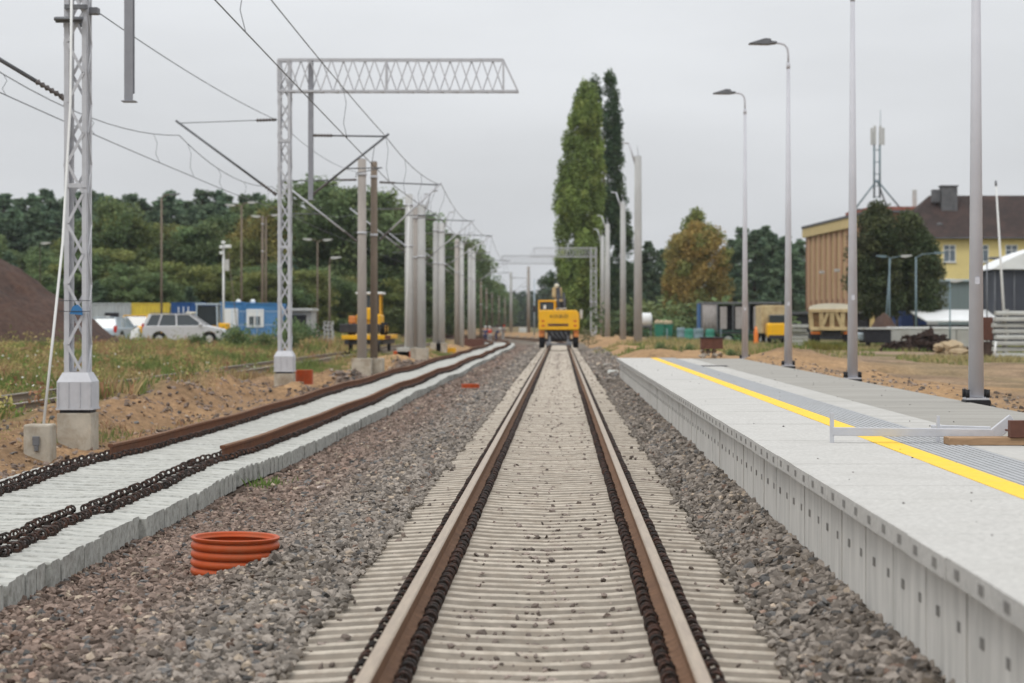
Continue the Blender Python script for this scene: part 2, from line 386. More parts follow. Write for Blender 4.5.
# ------------------------------------------------------------------ stones
_t = (1 + 5 ** .5) / 2
ICO = np.array([(-1, _t, 0), (1, _t, 0), (-1, -_t, 0), (1, -_t, 0), (0, -1, _t), (0, 1, _t), (0, -1, -_t), (0, 1, -_t), (_t, 0, -1), (_t, 0, 1), (-_t, 0, -1), (-_t, 0, 1)]) / math.sqrt(1 + _t * _t)
ICF = np.array([(0, 11, 5), (0, 5, 1), (0, 1, 7), (0, 7, 10), (0, 10, 11), (1, 5, 9), (5, 11, 4), (11, 10, 2), (10, 7, 6), (7, 1, 8), (3, 9, 4), (3, 4, 2), (3, 2, 6), (3, 6, 8), (3, 8, 9), (4, 9, 5), (2, 4, 11), (6, 2, 10), (8, 6, 7), (9, 8, 1)])
def rotmats(n):
    q = nr.normal(size=(n, 4)); q /= np.linalg.norm(q, axis=1)[:, None]; w, x, y, z = q.T
    return np.stack([1 - 2 * (y * y + z * z), 2 * (x * y - z * w), 2 * (x * z + y * w), 2 * (x * y + z * w), 1 - 2 * (x * x + z * z), 2 * (y * z - x * w),
                     2 * (x * z - y * w), 2 * (y * z + x * w), 1 - 2 * (x * x + y * y)], 1).reshape(n, 3, 3)
def stones(name, P, S, C, mat='stone'):
    n = len(P); L = ICO[None] * (1 + nr.normal(size=(n, 12, 1)) * .27) * (nr.uniform(.42, 1.35, (n, 1, 3)))
    L = np.einsum('nij,nkj->nki', rotmats(n), L) * S[:, None, None]; L[:, :, 2] *= .8
    Vv = (L + P[:, None]).reshape(-1, 3); Ff = (ICF[None] + 12 * np.arange(n)[:, None, None]).reshape(-1, 3)
    return np_obj(name, np_mesh(name, Vv, Ff, np.repeat(C, 12, 0)), mat)
def stone_field(regions, skip=None):
    P = []; S = []; C = []
    for (x0, x1, y0, y1, dens, s0, s1, warm) in regions:
        n = int((x1 - x0) * (y1 - y0) * dens)
        X = nr.uniform(x0, x1, n); Y = nr.uniform(y0, y1, n)
        for x, y in zip(X, Y):
            if (x + 2.5) ** 2 + (y - 15.9) ** 2 < .345 ** 2: continue
            s = nr.uniform(s0, s1); P.append((x + bend(y), y, gz(x + bend(y), y) + nr.uniform(-.3, .55) * s)); S.append(s)
            k = nr.random(); w = warm if not callable(warm) else warm(x)
            b = nr.uniform(.42, 1.5)
            base = np.array((.225, .198, .170)) * (1 - w) + np.array((.20, .148, .12)) * w
            if k < .07: base = np.array((.32, .26, .20))
            elif k < .10: base = np.array((.225, .155, .12))
            elif k < .17: base = np.array((.13, .125, .12))
            C.append(np.minimum(base * b, .55))
    return np.array(P), np.array(S), np.array(C)
wl = lambda x: max(.1, min(1, (-1.9 - x) / 1.0)) + 0
regs = [(-3.95, -1.42, 8.5, 24, 640, .018, .036, wl), (-3.75, -1.42, 24, 45, 330, .026, .044, wl), (-3.75, -1.42, 45, 85, 110, .04, .065, wl), (-3.7, -1.42, 85, 180, 34, .06, .10, wl), (1.2, 2.4, 60, 130, 40, .05, .09, .12), (-6.9, -6.3, 60, 120, 30, .05, .09, .7),
        (1.16, 1.74, 6.5, 24, 560, .021, .042, .12), (1.16, 1.74, 24, 60, 300, .03, .048, .12),
        
        (-6.9, -6.25, 20, 60, 150, .02, .045, .7), (-9.3, -6.9, 26, 60, 16, .02, .06, .8), (5.4, 7.5, 20, 60, 14, .015, .04, .6)]
P, S, C = stone_field(regs)
tag(stones('gravel', P, S, C), 'crushed grey and reddish brown stone ballast between the tracks', 'gravel', kind='stuff')
P, S, C = [], [], []
for _ in range(2600):   # ballast spilling irregularly onto the sleeper ends
    y = 8.4 + 45 * rng.random() ** 1.3; side = rng.random() < .6
    lim = .025 + .13 * max(0, noise.noise(Vector((0, y * .8, 3 if side else 9))) + .25) + .05 * noise.noise(Vector((0, y * 4, 2)))
    q_ = rng.random() ** 1.5 * lim; x = -1.44 + q_ if side else 1.20 - q_
    s = rng.uniform(.014, .032); P.append((x, y, -.195 + s * .45)); S.append(s); C.append(np.array((.22, .193, .165)) * rng.uniform(.5, 1.5))
for _ in range(7000):   # chips scattered over the centre sleepers
    x = rng.gauss(-.12, .38) if rng.random() < .65 else rng.uniform(-1.4, 1.15)
    y = 8.5 + 118 * rng.random() ** 1.6
    if abs(abs(x + .12) - .75) < .2: continue
    s = rng.uniform(.006, .024) * (1 + y / 160); P.append((x, y, -.20 + s * .3 - .02 * (abs(x + .12) < .4) - rng.random() * .03)); S.append(s)
    C.append(np.array((.22, .18, .155)) * rng.uniform(.45, 1.5))
for _ in range(160):
    P.append((rng.uniform(1.7, 5.2), rng.uniform(8, 60), .562)); S.append(rng.uniform(.004, .011)); C.append(np.array((.16, .15, .14)) * rng.uniform(.5, 1.2))
tag(stones('stone_chips', np.array(P), np.array(S), np.array(C)), 'small stone chips scattered on the centre sleepers and platform', 'gravel', kind='stuff')
for k, (x, y, s, lab) in enumerate([(PX(321, 24), 24, .05, 'pale stone lying alone on the reddish gravel between the tracks')]):
    tag(stones('loose_stone', np.array([(x, y, gz(x, y) + .03)]), np.array([s]), np.array([(.5, .42, .38)])), lab, 'stone')

# ------------------------------------------------------------------ sleepers
PITCH = .30
def sleeper_mb(wt_k=.70, notch=.062, simple=False, bot=-.205, xe=1.3):
    m = MB(); st = [(-1.3, .18, .062, .146), (-1.0, .197, .062, .147), (-.9, .205, .068, .147), (-.6, .205, .068, .147), (-.45, .192, .060, .147), (0, .176, .058, .145),
                    (.45, .192, .060, .147), (.6, .205, .068, .147), (.9, .205, .068, .147), (1.0, .197, .062, .147), (1.3, .18, .062, .146)]
    if simple: st = [st[0], st[3], st[5], st[7], st[10]]
    st = [(max(-xe, min(xe, a[0])),) + a[1:] for a in st]; vs = []
    no_ = notch
    for x, h, wt, wb in st:
        e_ = wt_k > 1 and abs(x) >= xe - .01; wt = wt * (1.95 if e_ else wt_k); notch = .018 if e_ else no_; vs += [(x, -wb, bot), (x, wb, bot), (x, wb, -.205 + h - notch), (x, wt, -.205 + h - .007), (x, wt - .012, -.205 + h), (x, -wt + .012, -.205 + h), (x, -wt, -.205 + h - .007), (x, -wb, -.205 + h - notch)]
    fs = []; n = 8
    for i in range(len(st) - 1):
        for k in range(n): fs.append((i * n + k, (i + 1) * n + k, (i + 1) * n + (k + 1) % n, i * n + (k + 1) % n))
    L = (len(st) - 1) * n
    fs += [tuple(range(n)), tuple(L + k for k in reversed(range(n)))]
    m.add(vs, fs)
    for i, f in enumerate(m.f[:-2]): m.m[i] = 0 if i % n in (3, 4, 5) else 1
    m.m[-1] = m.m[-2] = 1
    return m
def fastening_mb():
    m = MB()
    for s in (-1, 1):
        m.box(s * .112 - .022, s * .112 + .022, -.05, .05, -.005, .03)
        for e in (-1, 1):    # two upright loops of the spring clip
            pts = []
            for k in range(9):
                a = math.pi * (-.25 + 1.5 * k / 8)
                pts.append((s * (.112 - .037 * math.cos(a) * .9), e * .047, .042 + .035 * math.sin(a)))
            m.tube(pts, .0105, 5)
        m.tube([(s * .085, -.06, .035), (s * .075, 0, .05), (s * .085, .06, .035)], .013, 5)
    m.box(-.075, .075, -.07, .07, -.004, .012)
    return m
sl_mesh = {k: sleeper_mb(*((.70, .062) if k == 'sleeper_beige' else (1.12, .045, False, -.235, 1.24))).mesh('sleeper', [k, q]) for k, q in (('sleeper_beige', 'sleeper_side_shade'), ('sleeper_grey', 'sleeper_grey_side_shade'))}
fa_mesh = fastening_mb().mesh('rail_fastening', ['clip_iron'])
def new_sleeper(kind, label, group):
    o = bpy.data.objects.new('sleeper', sl_mesh[kind]); COL.objects.link(o); tag(o, label, 'sleeper', group)
    for s in (-1, 1):
        f = bpy.data.objects.new('rail_fastening', fa_mesh); COL.objects.link(f); f.parent = o; f.location = (s * .75, 0, 0.0)
    return o
SB, SG = None, None
CX, LX = -.12, -5.0
# local z: sleeper seat top is z=0, so object sits at z=-.185
def lwave(Y):
    b = .05 * math.sin(Y * .17 + .6) + .035 * math.sin(Y * .39 + 2)
    k = max(0.0, min(1.0, (24 - Y) / 12)); return LX + b + bend(Y) - .13 * k * k * (3 - 2 * k)
def lz(Y): return .018 * math.sin(Y * .27 + 1) + .008 * math.sin(Y * .8)
def step(i):
    r = random.Random(i // 6 * 31 + 5); return r.uniform(-.05, .05)
def place(kind, y, i):
    if kind == 'c':
        return (CX + bend(y) + rng.uniform(-.006, .006), y, -.187 + rng.uniform(-.004, .004)), rng.uniform(-.004, .004)
    near = 1 if y < 27 else .5
    return (lwave(y) + step(i) * near + rng.uniform(-.015, .015), y, -.187 + lz(y) + rng.uniform(-.006, .006)), rng.uniform(-.02, .02) * near + .04 * math.cos(y * .5)
labc = 'dusty beige concrete sleeper laid tight against the next under the centre rails'
labn = 'clean grey concrete sleeper without a rail at the open near end of the left track'
labl = 'clean grey concrete sleeper carrying the rusty rails of the left track'
rest = {'c': [], 'l': []}
y = 8.6; i = 0; rot = {}
SB = new_sleeper('sleeper_beige', labc, 'concrete sleepers of the centre track')
SG = new_sleeper('sleeper_grey', labn, 'bare concrete sleepers of the left track')
def allsl():
    for kind, y0, y1 in (('c', 8.3, 200), ('l', 8.6, 200)):
        y = y0; i = 0
        while y < y1:
            loc, rz = place(kind, y, i)
            if i < 148:
                src = SB if kind == 'c' else SG
                if i == 0: src.location = loc; src.rotation_euler = (0, 0, rz)
                elif kind == 'c': dup(src, loc, rz)
                else: dup(src, loc, rz, labn if y < 27 else labl, 'bare concrete sleepers of the left track' if y < 27 else 'concrete sleepers under the left rails')
            else: rest[kind].append((loc, rz))
            y += PITCH if kind == 'c' else PITCH * rng.uniform(.99, 1.03); i += 1
allsl()
def merged(name, mb, places, mats, offs):
    V0 = np.array(mb.v); out = MB(); 
    for loc, rz in places:
        M = Matrix.Translation(loc) @ Matrix.Rotation(rz, 4, 'Z')
        for ox in offs:
            b = len(out.v); out.v += [tuple(M @ (Vector(v) + Vector((ox, 0, 0)))) for v in mb.v]
            out.f += [tuple(b + k for k in f) for f in mb.f]; out.m += mb.m; out.smooth += mb.smooth
    return out.build(name, mats)
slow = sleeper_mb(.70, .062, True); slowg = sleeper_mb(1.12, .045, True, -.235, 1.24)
flow = MB(); flow.box(-.16, -.08, -.05, .05, -.01, .06); flow.box(.08, .16, -.05, .05, -.01, .06)
tag(merged('far_sleepers', slow, rest['c'], ['sleeper_beige', 'sleeper_side_shade'], [0]), 'far sleepers of the centre track running up to the yellow excavator', 'sleepers', kind='stuff')
tag(merged('far_sleepers', slowg, rest['l'], ['sleeper_grey', 'sleeper_grey_side_shade'], [0]), 'far pale sleepers of the left track before it curves away', 'sleepers', kind='stuff')
tag(merged('far_fastenings', flow, rest['c'] + rest['l'], 'clip_iron', [-.75, .75]), 'far dark rail fastenings along both tracks', 'rail fastenings', kind='stuff')

# ------------------------------------------------------------------ rails
RP = [(-.075, -.172), (.075, -.172), (.075, -.161), (.02, -.143), (.009, -.13), (.009, -.055), (.033, -.040), (.036, -.010), (.028, -.001), (-.028, -.001), (-.036, -.010), (-.033, -.040), (-.009, -.055), (-.009, -.13), (-.02, -.143), (-.075, -.161)]
def rail(name, fx, fz, y0, y1, mats, label, top=True):
    m = MB(); n = len(RP); ysr = []; y = y0
    while y < y1: ysr.append(y); y += .6 if y < 60 else 2.0
    ysr.append(y1); vs = []
    for y in ysr: vs += [(fx(y) + a, y, fz(y) + b) for a, b in RP]
    for i in range(len(ysr) - 1):
        for k in range(n):
            m.f.append((i * n + k, (i + 1) * n + k, (i + 1) * n + (k + 1) % n, i * n + (k + 1) % n)); m.m.append(1 if (k in (7, 8, 9) and top) else 0); m.smooth.append(False)
    L = (len(ysr) - 1) * n; m.v = vs
    m.f += [tuple(range(n)), tuple(L + k for k in reversed(range(n)))]; m.m += [0, 0]; m.smooth += [False] * 2
    # face order is consistent: flip outward
    m.f = [tuple(reversed(f)) for f in m.f]
    return tag(m.build(name, mats), label, 'rail')
rail('rail', lambda y: CX - .75 + bend(y), lambda y: 0, 4, 320, ['rail_rust_tan', 'rail_top'], 'left rail of the centre track with a worn tan top')
rail('rail', lambda y: CX + .75 + bend(y), lambda y: 0, 4, 320, ['rail_rust_tan', 'rail_top'], 'right rail of the centre track, the one nearer the platform')
rail('rail', lambda y: lwave(y) + .75 + .02 * math.sin(y * .3), lz, 26.6, 320, ['rail_rust', 'rail_rust_tan'], 'brown rusty rail of the left track on the side of the gravel')
rail('rail', lambda y: lwave(y) - .75 + .02 * math.sin(y * .3 + 1), lz, 27.0, 320, ['rail_rust', 'rail_rust_tan'], 'brown rusty rail of the left track on the side of the lattice towers')
rail('rail', lambda y: -10.45 + bend(y), lambda y: .04, 20, 320, ['wood_pole', 'mast_concrete'], 'old rail in the weeds, the one nearer the lattice towers')
rail('rail', lambda y: -11.9 + bend(y), lambda y: .04, 20, 320, ['wood_pole', 'mast_concrete'], 'old rail in the weeds, the one nearer the parked cars')

# ------------------------------------------------------------------ platform
pf = empty('railway_platform', (0, 0, 0), 'pale concrete platform with a yellow line beside the right rail', 'platform')
ZP = .56; PY0, PY1 = -3.0, 62.0
def edge_mesh():
    m = MB(); m.box(0, .986, .0015, .9985, -.095, 0)
    for yy in (.25, .75):
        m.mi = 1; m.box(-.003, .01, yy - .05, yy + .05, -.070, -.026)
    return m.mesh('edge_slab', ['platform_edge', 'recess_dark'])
def panel_mesh():
    m = MB(); m.box(0, .12, .005, .493, -.75, -.097); m.box(.004, .12, .497, .995, -.75, -.097)
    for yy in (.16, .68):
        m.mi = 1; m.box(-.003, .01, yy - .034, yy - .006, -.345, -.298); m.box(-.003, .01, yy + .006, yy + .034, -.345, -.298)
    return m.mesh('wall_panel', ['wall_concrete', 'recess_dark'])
em, pm = edge_mesh(), panel_mesh()
for k in range(int(PY1 - PY0)):
    a = bpy.data.objects.new('edge_slab', em); COL.objects.link(a); a.parent = pf; a.location = (1.65 + rng.uniform(-.004, .004), PY0 + k, ZP + rng.uniform(-.0015, .0015))
    b = bpy.data.objects.new('wall_panel', pm); COL.objects.link(b); b.parent = pf; b.location = (1.74 + rng.uniform(-.004, .004), PY0 + k, ZP)
MB().box(2.64, 2.85, PY0, PY1, .3, ZP + .003).build('yellow_line', 'yellow_line', pf)
m = MB(); m.box(2.85, 3.37, PY0, PY1, .3, ZP - .003)
for k in range(9): m.box(2.875 + k * .055, 2.902 + k * .055, PY0 + .01, PY1 - .01, ZP - .01, ZP + .004)
m.build('tactile_strip', 'tactile_grey', pf)
m = MB()
for k in range(int((PY1 - PY0) / 2)): m.box(3.372, 3.80, PY0 + 2 * k + .003, PY0 + 2 * k + 1.997, .3, ZP - .002)
m.build('pale_strip', 'platform_light', pf)
m = MB()
for k in range(int((PY1 - PY0) / 2)): m.box(3.804, 5.24, PY0 + 2 * k + .004, PY0 + 2 * k + 1.996, .3, ZP - .003)
m.build('grey_slabs', 'platform_grey', pf)
MB().box(3.35, 3.95, 49.6, 50.2, ZP - .02, ZP + .012).build('drain_grate', 'dark_machine', pf)

# concrete rubble at the platform end
for k, (px, py, d, s, lab) in enumerate([(655, 354, 64, .25, 'pale flat concrete piece just past the platform end'), (609, 350, 80, .2, 'broken concrete lump past the platform end beside the track'), (613, 354, 68, .16, 'pale broken kerb piece leaning at the platform corner')]):
    x = PX(px, d); m = MB(); m.box(-s, s, -.15, .15, 0, .13)
    for i in range(8):
        v = m.v[i]; m.v[i] = (v[0] + rng.uniform(-.06, .06), v[1] + rng.uniform(-.06, .06), v[2] + rng.uniform(-.05, .05))
    tag(m.build('concrete_piece', 'slab_grey', bevel=.02, loc=(x, d, gz(x, d) - .03)), lab, 'rubble')

# steel frame lying on the platform
fr = empty('steel_barrier', (2.29, 17.7, ZP), 'silver steel frame lying across the yellow line', 'steel barrier')
m = MB()
m.bar((0, 0, .095), (1.34, -.12, .085), .05, .07); m.build('front_beam', 'galvanised', fr, .004)
m = MB(); m.bar((.92, .52, .095), (1.42, .42, .085), .05, .06); m.build('rear_beam', 'galvanised', fr, .004)
m = MB(); m.bar((1.33, -.12, .07), (1.50, -.10, .20), .10, .05, up=(0, 1, 0)); m.build('bent_end', 'galvanised', fr, .004)
MB().box(-.02, .012, -.02, .02, 0, .25).build('upright', 'galvanised', fr)
MB().box(.90, .925, .10, .14, 0, .22).build('upright', 'galvanised', fr)
m = MB(); m.box(3.20, 4.6, 17.30, 17.56, ZP, ZP + .062)
tag(m.build('timber_plank', 'wood_plank', bevel=.004), 'rough wooden beam under the bent end of the steel frame', 'plank')
m = MB(); m.box(3.70, 5.0, 17.28, 17.38, ZP + .064, ZP + .205); m.box(3.70, 5.0, 17.38, 17.5, ZP + .11, ZP + .125)
tag(m.build('steel_channel', 'brown_steel', bevel=.004), 'dark brown steel channel resting on the wooden beam', 'steel beam')

# ------------------------------------------------------------------ corrugated pipes
def pipe(x, y, r, zt, rings, lab, grp='orange corrugated drain pipes', tilt=0, n=48, rzb=None):
    m = MB(); prof = []; p = r * .19
    for k in range(rings * 8 + 1):
        z = -k * p / 8; a = (k % 8) / 8
        prof.append((r - .085 * r * (1 - abs(math.cos(math.pi * a)) ** .45), z))
    m.lathe(prof, n)
    m.lathe([(q * .93 - .01, z) for q, z in reversed(prof)] + [(r * .97, .006), (r, 0)], n)
    o = m.build('corrugated_pipe', 'orange_pipe', loc=(x, y, zt)); o.rotation_euler = (tilt * .4, tilt, 0)
    return tag(o, lab, 'drain pipe', grp)
pipe(-2.47, 15.95, .335, -.055, 6, 'large orange corrugated pipe stub standing open in the near gravel', tilt=.02)
pipe(PX(470.5, 58), 58, .26, -.10, 2, 'low orange pipe stub half buried in the gravel further up the track')
pipe(PX(304, 61), 61, .27, .22, 8, 'dark orange corrugated pipe stub beside the foundation of the second lattice tower')
b1 = MB(); b1.box(-.42, .42, -.3, .3, 0, .45); x = PX(402, 108)
tag(b1.build('red_block', 'orange_pipe', loc=(x, 108, gz(x, 108) - .05), bevel=.03), 'red plastic drain box at the foot of the mast cluster', 'drain box')
b1 = MB(); b1.box(-.6, .6, -.3, .3, 0, .5); x = PX(447, 140)
tag(b1.build('yellow_box', 'yellow_paint', loc=(x, 140, gz(x, 140) - .05), bevel=.03), 'yellow plastic box beside the left track among the masts', 'box')
b1 = MB(); b1.box(-.9, .9, -.3, .3, 0, .8); x = PX(474, 182)
tag(b1.build('red_block', 'brown_steel', loc=(x, 182, gz(x, 182) - .05), bevel=.03), 'dark red box where the left track begins to curve', 'box')
# ------------------------------------------------------------------ lattice towers with boom
def lattice(m, x, y, z0, z1, w, seg, c=.075):
    h = w / 2
    for sx in (-1, 1):
        for sy in (-1, 1):
            m.box(x + sx * h - (c if sx > 0 else 0), x + sx * h + (0 if sx > 0 else c), y + sy * h - .006, y + sy * h + .006, z0, z1)
            m.box(x + sx * h - .006, x + sx * h + .006, y + sy * h - (c if sy > 0 else 0) + .007, y + sy * h + (0 if sy > 0 else c) - .007, z0, z1)
    n = int((z1 - z0 - .1) / seg)
    for k in range(n):
        a, b = z0 + .05 + k * seg, z0 + .05 + (k + 1) * seg; s = 1 if k % 2 else -1
        m.bar((x - s * (h - .05), y - h - .014, a), (x + s * (h - .05), y - h - .014, b), .045, .012, up=(0, 1, 0))
        m.bar((x + s * (h - .05), y + h + .014, a), (x - s * (h - .05), y + h + .014, b), .045, .012, up=(0, 1, 0))
        m.bar((x - h - .014, y - s * (h - .05), a), (x - h - .014, y + s * (h - .05), b), .012, .045, up=(0, 1, 0))
        m.bar((x + h + .014, y + s * (h - .05), a), (x + h + .014, y - s * (h - .05), b), .012, .045, up=(0, 1, 0))
    for z in (z0 + .03, z0 + (z1 - z0) * .36, z0 + (z1 - z0) * .72, z1 - .05):
        m.box(x - h, x + h, y - h - .022, y - h - .014, z, z + .07); m.box(x - h, x + h, y + h + .014, y + h + .022, z, z + .07)
def boom(m, x0, x1, y, zb, zt, w, seg, taper):
    h = w / 2; d = 1 if x1 > x0 else -1; c = .055
    for sy in (-1, 1):
        yy = y + sy * h
        m.bar((x0, yy, zt), (x1 - d * taper, yy, zt), c); m.bar((x0, yy, zb), (x1, yy, zb), c)
        n = int(abs(x1 - x0 - d * taper) / seg); L = (x1 - d * taper - x0) / n
        for k in range(n):
            a = x0 + k * L; b = a + L; yo = yy + sy * .012
            p, q = ((a, zb), (b, zt)) if (k % 2) == (sy > 0) else ((a, zt), (b, zb))
            m.bar((p[0], yo, p[1]), (q[0], yo, q[1]), .035, .012, up=(0, 1, 0))
        for fx in (0, .48, 1): m.bar((x0 + (x1 - d * taper - x0) * fx, yy, zb), (x0 + (x1 - d * taper - x0) * fx, yy, zt), .045)
        m.bar((x1 - d * taper, yy, zt), (x1, yy, zb), .04)
    n = int(abs(x1 - x0) / seg / 1.4)
    for k in range(n + 1):
        xx = x0 + (x1 - x0) * k / n; m.bar((xx, y - h, zb - .012), (xx, y + h, zb - .012), .03)
        if k < n: xb = x0 + (x1 - x0) * (k + 1) / n; m.bar((xx, y - h, zb), (xb, y + h, zb), .03)
def insulator_mb(m, a, b, n=6, r=.052):
    a = Vector(a); b = Vector(b); pts = []; rs = []
    for k in range(n * 2 + 1):
        pts.append(a.lerp(b, k / (n * 2))); rs.append(r if k % 2 else r * .45)
    m.tube(pts, rs, 8)
def cantilever(par, ox, oy, oz, x0, Y, zl, zh, tx, tz, rope=False, steady=True):
    """arm in world coordinates parented to a thing whose origin is (ox,oy,oz)"""
    s = 1 if tx > x0 else -1; W = lambda x, z, y=0: (x - ox, Y + y - oy, z - oz)
    L = Vector(W(x0, zl)); T = Vector(W(tx, tz)); H = Vector(W(x0, zh)); d = (T - L).normalized(); e = (T - H).normalized()
    m = MB(); m.tube([L + d * .55, T + d * .12], .034, 8); strut = m.build('cantilever_tube', 'galvanised' if Y > 70 else 'dark_steel', par)
    m = MB(); m.tube([L, L + d * .08], .05, 8); insulator_mb(m, L + d * .06, L + d * .58); m.build('insulator', 'insulator', par)
    m = MB(); m.tube([H + e * .55, T - e * .02], .012 if rope else .026, 8); m.build('tie_tube', 'dark_steel', par)
    m = MB(); m.tube([H, H + e * .08], .04, 8); insulator_mb(m, H + e * .06, H + e * .58, r=.055); m.build('insulator', 'insulator', par)
    if steady:
        mid = L.lerp(T, .45); q = Vector((T.x - s * .1, T.y, mid.z + .02)); cz = q - Vector((s * .75, 0, .28))
        m = MB(); m.tube([mid, q], .02, 6); m.tube([q, cz + Vector((0, 0, .12)), cz], .014, 6); m.tube([L.lerp(T, .85), q.lerp(mid, .3)], .01, 5); m.build('registration_arm', 'dark_steel', par)
def tower(x, y, zb, lab, blen=6.84, seg=.48, drop=.74, w=.355, ztop=9.1, zbb=8.2, dirn=1, grp='lattice catenary towers with a boom'):
    t = empty('catenary_tower', (x, y, 0), lab, 'catenary tower', grp); L = lambda: MB()
    m = MB(); lattice(m, 0, 0, .70, ztop, w, seg); m.build('lattice_column', 'galvanised', t)
    m = MB(); h = .29   # flared casing
    m.box(-h, h, -h, h, .20, .23)
    for z0, z1, a, b in ((.23, .64, .275, .275), (.641, .79, .275, .20)):
        m.hexa([(-a, -a, z0), (a, -a, z0), (a, a, z0), (-a, a, z0)], [(-b, -b, z1), (b, -b, z1), (b, b, z1), (-b, b, z1)])
    for xx in (-.255, -.09, .09, .255):
        m.box(xx - .008, xx + .008, -.292, -.2745, .235, .64)
    m.build('base_casing', 'galvanised', t)
    m = MB()
    m.box(-.24, .24, -.22, .22, .151, .199)
    m.build('anchor_nuts', 'dark_machine', t)
    MB().box(-.275, .275, -.275, .275, zb - .25, .15).build('foundation', 'concrete_block', t, .02)
    m = MB(); boom(m, dirn * -w / 2, dirn * (blen - w / 2), 0, zbb, ztop, w, .30, .42); m.build('boom', 'galvanised', t)
    if drop:
        m = MB(); m.box(drop - .07, drop + .07, -.07, -.058, 5.12, ztop); m.box(drop - .07, drop + .07, .058, .07, 5.24, ztop); m.box(drop - .006, drop + .006, -.057, .057, 5.24, ztop)
        m.box(drop - .11, drop + .11, -.11, .11, 5.10, 5.117); m.build('drop_post', 'galvanised_dull', t)
    return t
t1 = tower(-7.70, 33.5, -.45, 'nearest lattice tower, standing on a stained concrete block beside a white guy rod', drop=.82)
cantilever(t1, -7.70, 33.5, 0, -7.88, 33.5, 5.14, 7.4, -10.9, 6.95)
m = MB(); m.box(-.29, .13, -.30, -.235, 6.33, 6.42); m.box(-.29, .13, .235, .28, 6.33, 6.42); m.tube([(-.3, -.33, 6.38), (.16, -.33, 6.38)], .03, 8); m.box(.13, .33, -.1, .1, 6.5, 6.6); m.box(-.16, .2, -.26, -.2, 6.55, 6.62)
m.build('clamp', 'dark_steel', t1)
m = MB(); m.prism([(-.08, 1.72), (.13, 1.70), (.12, 1.80), (.05, 1.87), (-.03, 1.84)], 'y', -.245, -.237); m.build('blue_sign', 'blue_cabin', t1)
m = MB(); m.tube([(-.25, -.25, 1.76), (.25, -.25, 1.76)], .006, 5); m.tube([(-.25, -.25, 1.93), (.25, -.25, 1.93)], .006, 5); m.build('strap', 'wire', t1)
t2 = tower(-7.88, 60, -.45, 'second lattice tower, with its whole boom reaching over the left track')
cantilever(t2, -7.88, 60, 0, -8.12, 60, 5.25, 7.4, -10.9, 7.3, rope=True, steady=False)
cantilever(t2, -7.88, 60, 0, -7.10, 60, 5.25, 6.95, -5.0, 6.92)
tower(3.25, 208, -.1, 'far lattice tower right of the centre track below the poplars', blen=6.6, dirn=-1, drop=0, seg=.6, w=.6)
tower(3.9, 232, -.1, 'farthest lattice tower, its long boom seen left of the poplars', blen=11, dirn=-1, drop=0, seg=.6, w=.5)
# guy rod and its block
gy = empty('guy_anchor', (-7.66, 30.9, 0), 'white guy rod rising from a small concrete block beside the nearest tower', 'guy anchor')
m = MB(); m.box(-.20, .20, -.20, .20, -.75, .09); m.build('anchor_block', 'concrete_block', gy, .03)
m = MB(); m.box(-.055, .045, -.24, -.212, -.22, -.08); m.box(-.03, .03, -.235, -.212, -.30, -.22); m.build('terminal_box', 'dark_steel', gy, .006)
m = MB(); pts = [(.05, 0, .07), (.12, .3, 1.4), (.12, .9, 2.8), (.05, 1.7, 5.0), (-.07, 2.35, 8.4)]; m.tube(pts, .021, 8); m.build('guy_rod', 'white_rod', gy)

# ------------------------------------------------------------------ concrete masts on the left
def mast(x, y, ztop, r0, r1, mat, lab, horn=0, found=True, grp='concrete catenary masts left of the track', name='catenary_mast'):
    z0 = gz(x, y); t = empty(name, (x, y, 0), lab, 'mast', grp)
    m = MB(); m.tube([(0, 0, z0 - .3), (0, 0, ztop)], [r0, r1], 12); m.build('post', mat, t)
    m = MB(); m.tube([(0, 0, ztop), (0, 0, ztop + .06)], [r1 * .9, r1 * .5], 10)
    m.build('cap', 'galvanised', t)
    for z in ((ztop - 2.75, ztop - .6) if horn >= 0 else ()): MB().tube([(0, 0, z), (0, 0, z + .09)], r1 * 1.2, 12).build('collar', 'galvanised', t)
    if found: MB().box(-.36, .36, -.36, .36, z0 - .3, .3).build('foundation', 'concrete_block', t, .02)
    if horn:
        s = 1 if horn > 0 else -1; q = abs(horn); m = MB()
        m.tube([(0, 0, ztop - .45), (s * .14, 0, ztop - .42)], .055, 8); m.tube([(s * .14, 0, ztop - .45), (s * .60 * q, 0, ztop + .72)], .055, 8); m.tube([(s * .58 * q, 0, ztop + .70), (s * 1.05 * q, 0, ztop + .76)], .05, 8); m.build('horn_arm', 'galvanised', t)
        m = MB(); m.tube([(0, 0, ztop), (0, 0, ztop + .25)], .04, 6); m.tube([(.0, 0, ztop + .2), (-.06, 0, ztop + .6)], .02, 5); m.build('top_pin', 'galvanised', t)
    return t
